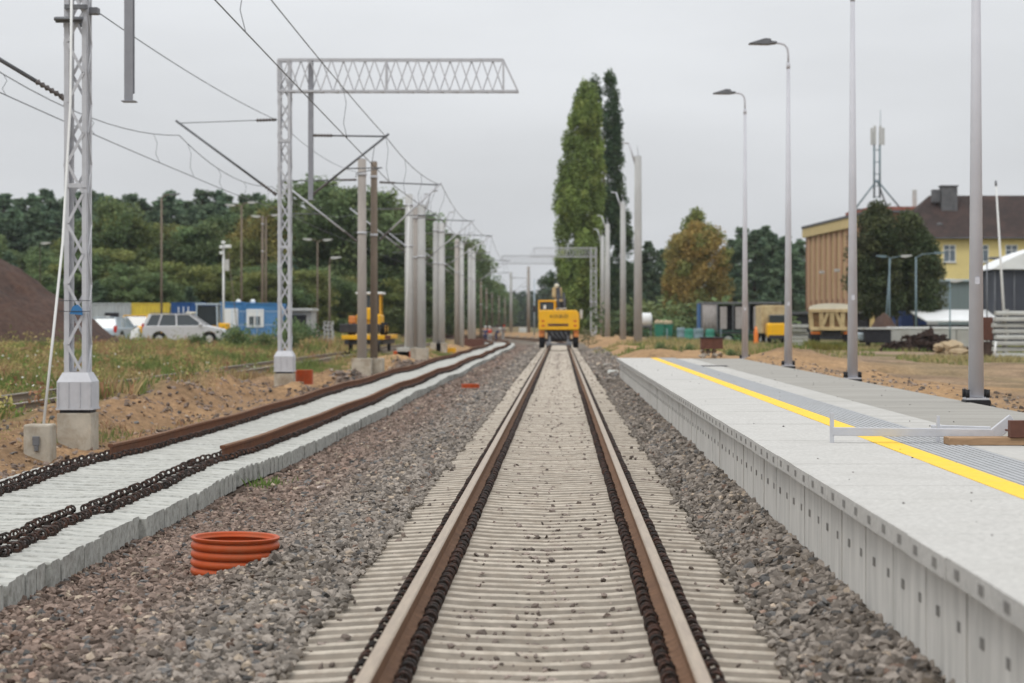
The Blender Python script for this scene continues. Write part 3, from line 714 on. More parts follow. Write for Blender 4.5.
ML = [(362, 77, 7.6, .185, .15, 'mast_concrete', 0, 'L', 'brownish concrete mast, left one of the nearest pair on shared foundation blocks'),
      (374, 77.6, 7.55, .145, .12, 'wood_pole', 0, 'R', 'thinner brown mast, right one of the nearest pair on shared foundation blocks'),
      (409, 110, 8.35, .24, .20, 'mast_grey', 0, 'L', 'pale concrete mast beside a white guy tube, first of the nearest cluster'),
      (415.5, 113, 7.85, .22, .19, 'mast_concrete', .8, '', 'darker concrete mast in the middle of the nearest cluster of masts'),
      (421.5, 110, 7.8, .24, .2, 'mast_grey', .8, 'R', 'pale mast on the track side of the nearest cluster of masts'),
      (436, 139, 8.3, .22, .19, 'mast_grey', 0, 'L', 'mast away from the track in the second cluster of masts'),
      (441.6, 139, 8.25, .24, .2, 'mast_grey', .8, 'R', 'mast on the track side in the second cluster of masts'),
      (457, 172, 8.5, .22, .19, 'mast_concrete', 0, 'L', 'darker mast away from the track in the third pair of masts'),
      (461.7, 172, 8.3, .2, .17, 'mast_grey', .9, '', 'pale mast on the track side in the third pair of masts'),
      (470, 197, 8.6, .22, .19, 'mast_grey', 0, 'L', 'mast away from the track in the fourth pair of masts'),
      (473.5, 197, 8.35, .22, .18, 'mast_grey', .9, 'R', 'mast on the track side in the fourth pair of masts'),
      (511, 285, 8.6, .22, .18, 'mast_grey', 0, 'R', 'lone far mast left of the gap where the tracks vanish'),
      (528.5, 280, 9.2, .24, .2, 'mast_concrete', 0, '', 'dark lone far mast just left of the yellow excavator')]
for px, d, zt, r0, r1, mt, hn, cc, lab in ML:
    x = PX(px, d); t = mast(x, d, zt, r0, r1, mt, lab, hn, found=d < 150)
    if 'L' in cc: cantilever(t, x, d, 0, x - .2, d, zt - 3.0, zt - .75, x - 3.0, zt - .8)
    if 'R' in cc: cantilever(t, x, d, 0, x + .2, d, zt - 2.9, zt - .75, max(x + 2.4, min(-4.6, x + 3.4)), zt - .85)
t = empty('guy_anchor', (PX(405, 108), 108, 0), 'white guy tube leaning against the nearest cluster of masts', 'guy anchor')
MB().tube([(0, 0, -.1), (.12, 0, 4), (.2, 0, 7.7)], .035, 6).build('guy_rod', 'white_rod', t); MB().box(-.4, .25, -.3, .3, -.3, .35).build('anchor_block', 'slab_grey', t, .02)
for k, px in enumerate((443, 481, 486.5, 492, 499, 505)):
    d = (205, 250, 300, 340, 380, 420)[k]; x = PX(px, d)
    mast(x, d, 6.6, .16, .12, 'wood_pole', 'thin brown pole standing in a row before the far treeline', 0, False, 'thin far poles before the treeline', 'pole')
x = PX(534.3, 250); mast(x, 250, 6.9, .09, .07, 'pale_blue_paint', 'thin pale blue pole just left of the excavator cab', 0, False, 'thin far poles before the treeline', 'pole')
# masts on the right
ordn = ['tallest and nearest mast right of the poplars, standing clear against the sky', 'second mast from the platform, before the dark poplar', 'third concrete mast from the platform, in the tight row below the poplars', 'fourth concrete mast from the platform, in the tight row below the poplars', 'fifth concrete mast from the platform, in the tight row below the poplars', 'sixth and farthest concrete mast from the platform below the poplars']
for k, (px, d, zt) in enumerate([(638, 115, 10.75), (623, 156, 10.6), (607.5, 184, 10.3), (602.5, 210, 10.3), (599, 238, 10.3), (596, 268, 10.3)]):
    x = PX(px, d); mast(x, d, zt, .24, .19, 'mast_grey', ordn[k], -.85, False, 'concrete masts right of the track')

# ------------------------------------------------------------------ overhead wires
def sag(a, b, s, n=14):
    a = Vector(a); b = Vector(b); return [a.lerp(b, k / n) - Vector((0, 0, s * 4 * (k / n) * (1 - k / n))) for k in range(n + 1)]
def line(lab, mess, cont, spans, r=.011):
    """mess/cont: list of support points"""
    t = empty('overhead_line', mess[0], lab, 'overhead wire'); o = Vector(mess[0]); mm = MB(); cm = MB(); mp = []; cp = []
    for k in range(len(mess) - 1):
        mp += sag(mess[k], mess[k + 1], spans[k]); cp += sag(cont[k], cont[k + 1], .04)
    mm.tube([p - o for p in mp], r, 5, smooth=False); mm.build('messenger_wire', 'wire', t); cm.tube([p - o for p in cp], r, 5, smooth=False); cm.build('contact_wire', 'wire', t)
    for k in range(3, len(mp) - 1, 4):
        if mp[k].y > 150: break
        a = mp[k] - o; b = cp[k] - o
        q = MB(); q.tube([a, a.lerp(b, .3) + Vector((.04, .05, 0)), a.lerp(b, .7) - Vector((.05, .05, 0)), b], .006, 4); q.build('dropper', 'wire', t)
line('messenger and contact wire with droppers above the left track', [(-5.1, 6, 8.15), (-5.0, 60, 6.92), (-4.4, 77.6, 6.7), (-4.7, 110, 6.95), (-4.6, 139, 7.4), (-5.2, 197, 7.5), (-6.5, 285, 7.7)],
     [(-5.0, 6, 6.75), (-4.9, 60, 5.62), (-4.6, 77.6, 5.6), (-4.8, 110, 5.6), (-4.7, 139, 5.6), (-5.2, 197, 5.6), (-6.5, 285, 5.6)], [.25, .25, .35, .3, .5, .6])
line('messenger and contact wire above the old weedy track left of the towers', [(-10.9, 10, 7.1), (-10.9, 33.5, 6.95), (-10.9, 60, 6.95), (-10.6, 77, 6.6), (-10.9, 110, 7.3), (-11, 139, 7.3), (-11.2, 172, 7.4), (-11.3, 197, 7.4)],
     [(-10.8, 10, 6.2), (-10.9, 33.5, 6.15), (-10.7, 60, 5.85), (-10.5, 77, 5.8), (-10.8, 110, 5.8), (-10.9, 139, 5.8), (-11, 172, 5.8), (-11.2, 197, 5.8)], [.5, .62, .4, .5, .5, .5, .5])
m = MB(); m.tube(sag((-7.42, 33.5, 6.56), (-8.1, 60, 7.38), .12), .009, 5); tag(m.build('overhead_wire', 'wire'), 'single wire strung from the nearest tower to the second tower', 'overhead wire')
m = MB(); m.tube(sag((-7.9, 60, 7.2), (-7.3, 77, 7.1), .25), .008, 5); tag(m.build('overhead_wire', 'wire'), 'single wire strung from the second tower to the nearest pair of masts', 'overhead wire')

# ------------------------------------------------------------------ platform lamps
def lamp(x, y, z0, H, lab, r0=.10, r1=.042):
    t = empty('platform_lamp', (x, y, z0), lab, 'street lamp', 'tapered grey lamp posts along the platform')
    m = MB(); n = 14; m.tube([(0, 0, .1), (0, 0, H * .94 - .25)], [r0, r1], n); m.build('pole', 'pole_paint', t)
    m = MB(); top = H - .2
    m.tube([(0, 0, H * .94 - .3), (0, 0, top - .28), (-.02, 0, top - .14), (-.09, 0, top - .05), (-.2, 0, top - .015), (-.4, 0, top)], .027, 8)
    m.tube([(0, 0, H * .94 - .35), (0, 0, H * .94 - .2)], r1 * 1.12, 12); m.build('arm', 'pole_paint', t)
    m = MB(); a = [(-.30, top - .03), (-.28, top + .02), (-.42, top + .035), (-.44, top + .09), (-.58, top + .10), (-.97, top - .02), (-.97, top - .045), (-.5, top - .055)]
    m.prism(a, 'y', -.13, .13); m.build('lamp_head', 'dark_steel', t, .015)
    m = MB(); m.box(-.145, .145, -.145, .145, .07, .095)
    m.build('base_plate', 'galvanised', t)
    m = MB(); m.box(-.16, .16, -.16, .16, -.1, .068); m.build('plinth', 'black_plinth', t, .01)
    for sx in (-1, 1):
        for sy in (-1, 1): MB().tube([(sx * .13, sy * .12, .0951), (sx * .13, sy * .12, .20)], .026, 8).build('bolt_cap', 'black_plinth', t)
    m = MB(); m.box(-.03, .03, -r0 * .86 - .006, -r0 * .86 + .02, 1.55, 1.64) ; m.build('service_door', 'pole_paint', t)
    return t
lamp(5.34, 27.0, ZP - .04, 8.0, 'tall lamp post nearest the camera, on a black plinth at the platform edge')
lamp(5.49, 39.5, ZP - .1, 8.0, 'second lamp post along the platform, its top out of sight')
lamp(5.58, 51.5, ZP - .1, 8.2, 'third lamp post along the platform, its head shown against the sky')
lamp(5.58, 63.6, .42, 8.35, 'fourth and farthest lamp post, at the far end of the platform')

# ------------------------------------------------------------------ background lamps
def slamp(px, d, ytop, lab, mat='wood_pole', arms=((1, 1.2, .3),), r=.09, head='pale_grey', dx=0, grp='old street lamps of the yard', y0=None, name='street_lamp'):
    x = PX(px, d); z0 = gz(x, d) - .1; zt = PZ(ytop, d); t = empty(name, (x, d, 0), lab, 'street lamp', grp)
    MB().tube([(0, 0, z0), (dx, 0, zt)], [r, r * .7], 8).build('pole', mat, t)
    for s, L, rise in arms:
        m = MB(); m.tube([(dx, 0, zt - .05), (dx + s * L * .35, 0, zt + rise * .7), (dx + s * L, 0, zt + rise)], r * .5, 6); m.build('arm', mat, t)
        m = MB(); a = dx + s * L; m.prism([(a, zt + rise - .06), (a + s * .3, zt + rise - .09), (a + s * .75, zt + rise + .02), (a + s * .7, zt + rise + .1), (a, zt + rise + .08)][::(1 if s < 0 else -1)], 'y', -.14, .14); m.build('lamp_head', head, t, .02)
    return t
slamp(161.5, 150, 198, 'tall brown pole with one dark lamp head before the wood behind the yellow container', arms=((1, .6, .25),), head='dark_steel')
slamp(241.5, 160, 206, 'tall pole with two white lamp heads spread like wings above the blue cabin', arms=((1, .5, .25), (-1, .5, .05)))
slamp(266, 165, 218, 'slim pole with two white lamp heads left of the second lattice tower', arms=((1, .45, .2), (-1, .45, .1)))
slamp(317.5, 175, 242, 'T shaped pole with two small lamp heads right of the second lattice tower', arms=((1, .5, .15), (-1, .5, .2)), r=.07)
slamp(329.5, 150, 265, 'short brown pole with one white curved lamp head right of the second lattice tower', arms=((1, .1, .5),), r=.09)
x = PX(262.5, 166); mast(x, 166, PZ(217, 166), .13, .09, 'wood_pole', 'bare brown pole close beside the slim double lamp', 0, False, 'old poles of the yard', 'pole')
slamp(40, 170, 246, 'small lamp with one white head in the wood above the spoil heap', arms=((1, .1, .2),), mat='bark_dark', r=.05)
# camera pole
x = PX(223.5, 135); t = empty('camera_pole', (x, 135, 0), 'white pole with cameras and a grey box above the parked cars', 'camera pole')
MB().tube([(0, 0, .2), (0, 0, PZ(245, 135))], .07, 8).build('pole', 'white_paint', t)
m = MB(); m.box(.03, .36, -.12, .1, PZ(271, 135), PZ(259.5, 135)); m.build('cabinet', 'pale_grey', t, .02)
for a, z, w in ((-.12, 247, .1), (.30, 246.5, .2), (-.12, 253, .1), (.0, 242.5, .1)):
    m = MB(); zz = PZ(z, 135); m.box(a - w, a + w, -.25, .1, zz - .1, zz + .1); m.build('camera', 'white_paint', t, .03)
MB().tube([(.3, 0, PZ(252, 135)), (.95, .3, .3)], .025, 5).build('stay', 'wood_pole', t)
# teal lamps on the right
slamp(884, 150, 258, 'leaning teal lamp post with its head turned left, before the big tree', mat='teal_pole', arms=((-1, .3, .1),), r=.07, dx=.45, grp='teal lamp posts before the big tree', head='teal_pole')
slamp(889.5, 145, 259, 'teal lamp post with a pale head turned right, before the big tree', mat='teal_pole', arms=((1, .8, .18),), r=.07, grp='teal lamp posts before the big tree')
slamp(916, 140, 257, 'teal lamp post with a long thin arm turned right', mat='teal_pole', arms=((1, 1.2, .25),), r=.08, grp='teal lamp posts before the big tree', head='teal_pole')
slamp(897, 158, 250, 'brown wooden pole with one white lamp head before the big tree', arms=((1, .2, .15),), r=.09, grp='old street lamps of the yard')
slamp(950, 120, 283, 'thin teal post carrying a small white dome lamp left of the nearest lamp post', mat='teal_pole', arms=((1, .02, .1),), r=.05)
slamp(987, 130, 260, 'thin grey lamp post with a dark head before the green barn', mat='dark_steel', arms=((1, .15, .1),), r=.05, head='dark_steel')
# leaning white flagpole
x = PX(1001, 95); t = empty('flagpole', (x, 95, 0), 'white leaning pole rising behind the stack of concrete beams', 'pole')
MB().tube([(.25, 0, gz(x, 95)), (-.22, 0, 7.8)], [.075, .035], 8).build('pole', 'white_rod', t)
MB().tube([(-.23, 0, 7.8), (-.235, 0, 8.05)], .05, 8).build('finial', 'dark_steel', t)
# ------------------------------------------------------------------ lettering
def text_mb(s, size, depth=.004):
    cu = bpy.data.curves.new('t', 'FONT'); cu.body = s; cu.size = size; cu.extrude = depth; cu.align_x = 'CENTER'; cu.align_y = 'CENTER'
    o = bpy.data.objects.new('t', cu); COL.objects.link(o); bpy.context.view_layer.update()
    me = bpy.data.meshes.new_from_object(o); m = MB(); m.add([tuple(v.co) for v in me.vertices], [tuple(p.vertices) for p in me.polygons])
    bpy.data.objects.remove(o); bpy.data.curves.remove(cu); bpy.data.meshes.remove(me)
    m.v = [(v[0], -v[2], v[1]) for v in m.v]; return m   # stands upright facing -y
def wheel(par, x, y, z, r, w, rimmat='pale_grey', axis='y', name='wheel'):
    o = empty(name, (x, y, z), None, None); o.parent = par
    d = Vector((0, w / 2, 0)) if axis == 'y' else Vector((w / 2, 0, 0))
    m = MB(); m.tube([-d, -d * .8, d * .8, d], [r * .93, r, r, r * .93], 20); m.build('tyre', 'black_rubber', o)
    m = MB(); m.tube([-d * 1.06, d * 1.06], r * .58, 14); m.build('rim', rimmat, o)
    return o
# ------------------------------------------------------------------ cars
def car(loc, rz, L, W, H, paint, lab, glass='glass_dark', roofrail=False, belt=.62, grp='vehicles parked in the yard'):
    t = empty('parked_car', loc, lab, 'car', grp, rz); h = L / 2; wb = L * .295; r = .34; bz = H * belt
    prof = [(-h + .04, .32), (-h, .55), (-h + .03, bz - .12), (-h + .14, bz), (h * .50, bz + .02), (h * .86, bz - .16), (h * .97, bz - .32), (h, .5), (h - .05, .3)]
    def arch(cx):
        return [(cx + (r + .06) * math.cos(a), .34 + (r + .06) * math.sin(a)) for a in [math.pi * k / 8 for k in range(9)]]
    low = [(h - .05, .28)] + [(wb + (r + .06), .28)] + arch(wb) + [(wb - (r + .06), .28), (-wb + (r + .06), .28)] + arch(-wb) + [(-wb - (r + .06), .28), (-h + .04, .28)]
    poly = prof[:-1] + low
    m = MB(); m.prism(poly, 'y', -W / 2, W / 2)
    o = m.build('body', paint, t, .05)
    m = MB(); a, b = W / 2 - .08, W / 2 - .24; g0, g1, g2, g3 = -h + .12, -h + .42, h * .12, h * .50; zt = H - .05
    m.hexa([(g0, -a, bz - .02), (g3, -a, bz), (g3, a, bz), (g0, a, bz - .02)], [(g1, -b, zt), (g2, -b, zt), (g2, b, zt), (g1, b, zt)]); m.build('windows', glass, t)
    m = MB(); m.box(g1 - .06, g2 + .05, -b - .03, b + .03, zt, zt + .05); m.build('roof', paint, t, .03)
    m = MB(); mid = (g0 + g3) * .5 + .1
    for s in (-1, 1):
        for (x0, x1, w) in ((g0, g1, .16), (g3, g2, .09), (mid, mid - .05, .07), (mid - L * .22, (g1 + mid) / 2 - .1, .07)):
            MB().bar((x0, s * (a + .005), bz - .02), (x1, s * (b + .008), zt + .01), w, .04, up=(0, 1, 0)).build('pillar', paint, t)
    for sx in (-1, 1):
        for sy in (-1, 1): wheel(t, sx * wb, sy * (W / 2 - .12), r, r, .22)
    for sy in (-1, 1):
        MB().box(-h - .01, -h + .12, sy * (W / 2 - .12) - .09, sy * (W / 2 - .12) + .09, bz - .25, bz + .12).build('tail_light', 'red_lamp', t, .02)
        MB().box(h - .2, h + .005, sy * (W / 2 - .25) - .15, sy * (W / 2 - .25) + .15, bz - .38, bz - .22).build('headlight', 'glass_pale', t, .02)
        MB().box(g3 - .35, g3 - .2, sy * (W / 2 + .08) - .08, sy * (W / 2 + .08) + .08, bz, bz + .14).build('mirror', paint, t, .03)
        if roofrail: MB().tube([(g1, sy * (b - .02), zt + .1), (g2, sy * (b - .02), zt + .1)], .02, 6).build('roof_rail', 'dark_steel', t)
    for s in (-1, 1): MB().box(s * h - (.06 if s > 0 else -.0) - (.0 if s > 0 else .04), s * h + (.03 if s > 0 else .06), -W / 2 + .05, W / 2 - .05, .3, .5).build('bumper', paint if roofrail else 'dark_machine', t, .03)
    return t
x = PX(186.5, 114); suv = car((x, 114, gz(x, 114) - .02), R(2), 4.55, 1.78, 1.68, 'silver_paint', 'silver estate car with roof rails parked side on in the weeds', roofrail=True)
MB().box(.0, .5, -.35, .15, 1.68, 1.80).build('roof_beacon', 'cream_tarp', suv, .04)
x = PX(115.5, 118); car((x, 118, gz(x, 118)), R(82), 4.1, 1.68, 1.5, 'pale_blue_paint', 'pale blue hatchback parked tail on beside the spoil heap', glass='glass_pale', belt=.6)
x = PX(143.5, 121); car((x, 121, gz(x, 121)), R(86), 4.2, 1.75, 1.62, 'yellow_paint', 'orange yellow car between the blue hatchback and the silver car', glass='glass_dark')
x = PX(135, 112); m = MB(); m.hexa([(-.28, -.3, 0), (.22, -.3, 0), (.22, .3, 0), (-.28, .3, 0)], [(-.2, -.2, .7), (.26, -.2, .95), (.22, .2, .9), (-.15, .2, .7)]); tag(m.build('bulk_bag', 'white_paint', bevel=.08, loc=(x, 112, gz(x, 112))), 'white bulk bag standing behind the tail of the silver car', 'bag')

# ------------------------------------------------------------------ containers and cabins
def container(px0, px1, d, y0, y1, mat, lab, ribs=True, depth=6, name='shipping_container', cat='container'):
    x0, x1 = PX(px0, d), PX(px1, d); w = x1 - x0; zt, zb = PZ(y0, d), PZ(y1, d); h = zt - zb
    t = empty(name, (x0, d, zb), lab, cat, 'containers and cabins of the yard'); m = MB()
    m.box(.06, w - .06, .06, depth - .06, 0.05, h - .05)
    if ribs:
        k = .12
        while k < w - .2: m.prism([(k, .06), (k + .04, .02), (k + .12, .02), (k + .16, .06)], 'z', .12, h - .12); k += .28
    m.build('body', mat, t)
    m = MB()
    for a in (0, w - .1):
        for b in (0, depth - .1): m.box(a, a + .1, b, b + .1, 0, h)
    for z in (0, h - .1): m.box(.1, w - .1, 0, .055, z, z + .1); m.box(.1, w - .1, depth - .055, depth, z, z + .1)
    m.build('frame', mat, t, .01); return t, w, h
t, w, h = container(91, 131, 152, 303, 341, 'grey_container', 'grey ribbed container left of the yellow one')
MB().box(w - 1.9, w - .9, -.02, .05, h - 1.35, h - .7).build('window', 'dark_interior', t, .01)
MB().box(w - 1.85, w - 1.5, -.03, -.021, h - 1.15, h - .95).build('window_sign', 'white_paint', t)
t, w, h = container(131.5, 169.5, 152, 303, 341, 'yellow_container', 'yellow ribbed container between the grey one and the blue one')
t, w, h = container(171, 206, 151, 302.5, 341, 'blue_container', 'dark blue container with white locking rods on its doors')
for k in (.55, .9, 1.25): MB().tube([(k, -.02, .2), (k, -.02, h - .3)], .03, 6).build('locking_rod', 'white_paint', t)
t, w, h = container(220, 244.5, 146, 302, 338, 'blue_cabin', 'bright blue site cabin with a white shutter, left of the two', ribs=False, depth=5, name='site_cabin', cat='site cabin')
MB().box(.2, w - .45, -.03, .05, .75, 2.05).build('shutter', 'white_paint', t, .01)
t, w, h = container(245, 277, 145.5, 303, 338, 'blue_cabin', 'bright blue site cabin with a window, right of the two', ribs=False, depth=5, name='site_cabin', cat='site cabin')
MB().box(.1, 1.3, -.03, .05, .75, 2.0).build('window', 'white_paint', t, .01); MB().box(.3, .62, -.045, -.031, .85, 1.5).build('pane', 'glass_dark', t); MB().box(.72, 1.05, -.045, -.031, .85, 1.5).build('pane', 'glass_dark', t)
for xx in (-.6, .4): MB().sphere((xx, 1, h + .1), .18, 8, 6).build('roof_vent', 'white_paint', t)
# blue mesh fence
t = empty('site_fence', (PX(232, 138), 138, .5), 'pale blue site fence panels standing before the blue cabins', 'fence')
m = MB(); L = 3.3
for z in (.1, 1.0, 1.9): m.bar((0, 0, z), (L, 0, z), .04)
k = 0
while k < L: m.bar((k, 0, .1), (k, 0, 1.9), .012); k += .11
m.build('panel', 'pale_blue_paint', t)
for k in range(3): MB().tube([(k * L / 2, 0, 0), (k * L / 2, 0, 2.0)], .035, 6).build('post', 'pale_blue_paint', t)
# forklift like machine
x = PX(210, 128); t = empty('site_loader', (x, 128, gz(x, 128)), 'small loader with a glazed cab and yellow bonnet behind the silver car', 'loader'); M0 = t
m = MB()
for sx in (-.75, .55):
    for sy in (-.6, .6): m.bar((sx, sy, .9), (sx * .93, sy, 2.25), .08)
m.box(-.8, .6, -.65, .65, 2.25, 2.35); m.build('cab_frame', 'pale_blue_paint', t, .01)
MB().box(-.7, .5, -.57, .57, 1.0, 2.2).build('cab_glass', 'glass_dark', t)
MB().box(.15, 1.15, -.55, .55, .55, 1.15).build('bonnet', 'yellow_paint', t, .08); MB().box(-.85, 1.0, -.5, .5, .35, .9).build('chassis', 'dark_machine', t, .04)
for sx in (-.5, .75):
    for sy in (-.6, .6): wheel(t, sx, sy, .4, .4, .28, 'yellow_paint')
# grey sheds and stacked crates
x0 = PX(289, 150); t = empty('grey_shed', (x0, 150, .3), 'low pale grey shed with a dark opening right of the second tower', 'shed')
MB().box(0, 1.6, .3, 3, 0, 2.2).build('wall', 'crate_grey', t); MB().box(-.1, 1.75, -.1, 3.1, 2.2, 2.38).build('roof', 'pale_grey', t, .03); MB().box(.1, 1.2, .26, .299, .5, 1.9).build('opening', 'dark_interior', t)
for k, (px, n) in enumerate(((314, 3), (320.5, 2), (328.5, 5))):
    for j in range(n):
        d = 147 + k * .4; x = PX(px, d); z = .28 + j * .30; m = MB()
        m.box(-.32, .32, -.4, .4, 0, .05); m.box(-.32, .32, -.4, .4, .22, .27)
        for q in (-.28, 0, .28): m.box(q - .04, q + .04, -.38, .38, .051, .219)
        tag(m.build('pallet', 'crate_grey', loc=(x + rng.uniform(-.05, .05), d, z)), ['pale grey pallet in the middle-high stack beside the grey shed', 'pale grey pallet in the lowest stack beside the grey shed', 'pale grey pallet in the tallest stack beside the grey shed'][k], 'pallet', ['pallets in the first stack', 'pallets in the low stack', 'pallets in the tall stack'][k])

# ------------------------------------------------------------------ flat wagon with loader, on the old track
t = empty('flat_wagon', (-11.1 + .35, 114, 0), 'yellow flat rail wagon standing on the old track behind the masts', 'rail wagon')
m = MB(); m.box(-1.15, 1.2, 0, 9, .72, .95); m.build('deck', 'yellow_paint', t, .02); MB().box(-1.0, 1.05, .2, 8.8, .45, .719).build('underframe', 'dark_machine', t)
for yy in (.7, 8):
    for s in (-.72, .78): wheel(t, s, yy, .40, .42, .16, 'dark_machine', 'x')
for s in (-.85, .9): MB().tube([(s, -.05, .6), (s, -.35, .6)], .12, 10).build('buffer', 'dark_machine', t)
MB().box(1.2, 1.5, .1, .3, .75, .95).build('step', 'brown_steel', t)
t = empty('yellow_loader', (-10.75, 117, .95), 'yellow loader with a white cab roof and a dark bucket riding on the wagon', 'loader')
MB().box(-1.3, .9, -2.6, -2.1, .12, .62).build('bucket', 'dark_machine', t, .06)
MB().box(-.5, .85, -1.6, .8, .35, 1.15).build('body', 'yellow_paint', t, .1); m = MB()
MB().box(-.25, .5, -1.75, -1.5, .8, 1.5).build('bonnet', 'yellow_paint', t, .08)
for sx in (-.45, .75):
    for sy in (-.7, .5): m.bar((sx, sy, 1.1), (sx, sy, 2.25), .07)
m.build('cab_frame', 'yellow_paint', t)
MB().box(-.4, .7, -.62, .42, 1.2, 2.2).build('cab_glass', 'glass_dark', t); MB().box(-.6, .95, -.85, .65, 2.25, 2.38).build('cab_roof', 'white_paint', t, .04)
MB().box(-.9, -.5, -1.7, -1.2, .65, 1.05).build('work_lamp_box', 'orange_paint', t, .06)
m = MB()
for s in (-.8, .75): m.bar((s, -2.2, .4), (s, -.4, .9), .14)
m.build('lift_arm', 'yellow_paint', t)
for s in (-.85, .95):
    for yy in (-1.2, .5): wheel(t, s, yy, .35, .35, .25, 'yellow_paint', 'x')

# ------------------------------------------------------------------ rail excavator
E = empty('rail_excavator', (CX, 136, 0), 'yellow road rail excavator standing with its rear on the centre track', 'excavator')
m = MB(); poly = [(-1.33, 1.25), (-1.25, 1.17), (1.24, 1.17), (1.32, 1.25), (1.32, 2.22), (1.14, 2.45), (-1.14, 2.47), (-1.3, 2.4)]
m.prism(poly, 'y', 0, 1.0); cw = m.build('counterweight', 'yellow_paint', E, .06)
for sx in (-1.02, 1.05):
    for z in (1.45, 1.75): MB().box(sx - .09, sx + .09, -.015, .02, z - .05, z + .05).build('rear_lamp', 'red_lamp', cw)
m = MB().box(-.7, .62, -.012, .02, 1.42, 1.58); m.build('vent_slot', 'brown_steel', cw)
m = text_mb('LIEBHERR', .17); m.v = [(v[0] - .04, v[1] - .02, v[2] + 1.5) for v in m.v]; m.build('lettering', 'dark_machine', cw)
m = text_mb('KOLBUD', .30); m.v = [(v[0] + .02, v[1] - .012, v[2] + 2.05) for v in m.v]; m.build('lettering', 'dark_machine', cw)
MB().box(-1.28, 1.28, 1.0, 3.6, 1.17, 1.9).build('body', 'yellow_paint', E, .06); MB().box(.15, 1.25, 1.0, 3.3, 1.9, 2.35).build('engine_cover', 'yellow_paint', E, .06)
cab = empty('cab', (0, 0, 0), None, None); cab.parent = E; m = MB()
for sx in (-1.3, -.28):
    for sy in (1.9, 3.5): m.box(sx - .05, sx + .05, sy - .06, sy + .06, 1.9, 3.02)
m.box(-1.36, -.22, 1.82, 3.58, 3.02, 3.12); m.build('frame', 'yellow_paint', cab, .02)
MB().box(-1.27, -.31, 1.93, 3.47, 1.92, 3.0).build('glass', 'glass_dark', cab)
MB().box(-1.0, -.85, 1.86, 1.92, 2.55, 2.8).build('work_lamp', 'white_paint', cab)
MB().box(-1.72, -1.52, 1.9, 2.0, 2.35, 2.75).build('mirror', 'dark_machine', E, .02); MB().bar((-1.3, 1.95, 2.6), (-1.6, 1.95, 2.6), .03).build('mirror_arm', 'dark_machine', E)
MB().box(1.38, 1.55, 1.2, 1.6, 1.9, 2.5).build('side_mirror', 'pale_grey', E, .02)
m = MB(); m.bar((.1, 3.2, 1.9), (-.12, 4.6, 4.25), .26, .4); m.build('boom', 'dark_machine', E, .03)
MB().box(-.45, .2, 4.2, 4.7, 3.3, 4.0).build('boom_head', 'cream_bed', E, .08); MB().box(-.62, -.3, 3.9, 4.2, 2.5, 3.1).build('boom_foot', 'orange_paint', E, .08); MB().box(-.1, .5, 3.9, 4.3, 2.4, 3.3).build('swing_block', 'dark_machine', E, .05)
m = MB(); m.bar((-.12, 4.6, 4.15), (-.1, 6.4, 2.2), .28, .34); m.build('stick', 'yellow_paint', E, .03)
for s in (-.1, .3): MB().tube([(s + .1, 2.6, 1.9), (s + .02, 3.6, 3.6)], .09, 8).build('boom_cylinder', 'dark_machine', E)
MB().box(-.32, .42, 3.3, 3.45, 3.05, 3.2).build('boom_bracket', 'cream_bed', E, .02); MB().box(-.3, .5, 2.9, 3.0, 2.5, 2.62).build('hand_rail', 'pale_grey', E, .02)
MB().sphere((-.15, 4.3, 4.1), .16, 8, 6).build('work_lamp', 'cream_tarp', E)
m = MB(); m.box(-.75, .75, .3, 4.2, .55, 1.1); m.tube([(0, 1.8, 1.05), (0, 1.8, 1.2)], .8, 16); m.build('undercarriage', 'dark_machine', E, .04)
for yy in (.7, 3.6):
    for s in (-1.1, 1.1):
        for q in (0,): wheel(E, s, yy, .52, .52, .34, 'dark_machine', 'x')
    MB().box(-1.1, 1.1, yy - .1, yy + .1, .42, .58).build('axle', 'dark_machine', E)
for s in (-.75, .75):
    for yy in (-.15, 4.4):
        m = MB(); m.tube([(s - .07, yy, .2), (s + .07, yy, .2)], .2, 14); m.build('rail_wheel', 'dark_steel', E); MB().bar((s * .8, yy, .22), (s * .8, yy + (.5 if yy < 1 else -.5), .75), .14).build('rail_arm', 'dark_steel', E)
for s in (-1.12, 1.12): MB().box(s - .2, s + .2, .2, 1.2, 1.0, 1.15).build('mudguard', 'orange_paint', E, .03); MB().box(s - .16, s + .16, .08, .2, .72, .98).build('work_light', 'orange_paint', E, .02)
MB().box(-.85, .85, -.25, -.15, .18, .32).build('rear_bar', 'dark_steel', E, .02)
m = MB()
for k in range(4): m.tube([(-.5 + k * .3, .0, 1.1), (-.35 + k * .3, -.12, .8), (-.1 + k * .25, 0, .6)], .025, 6)
m.build('hoses', 'dark_steel', E)

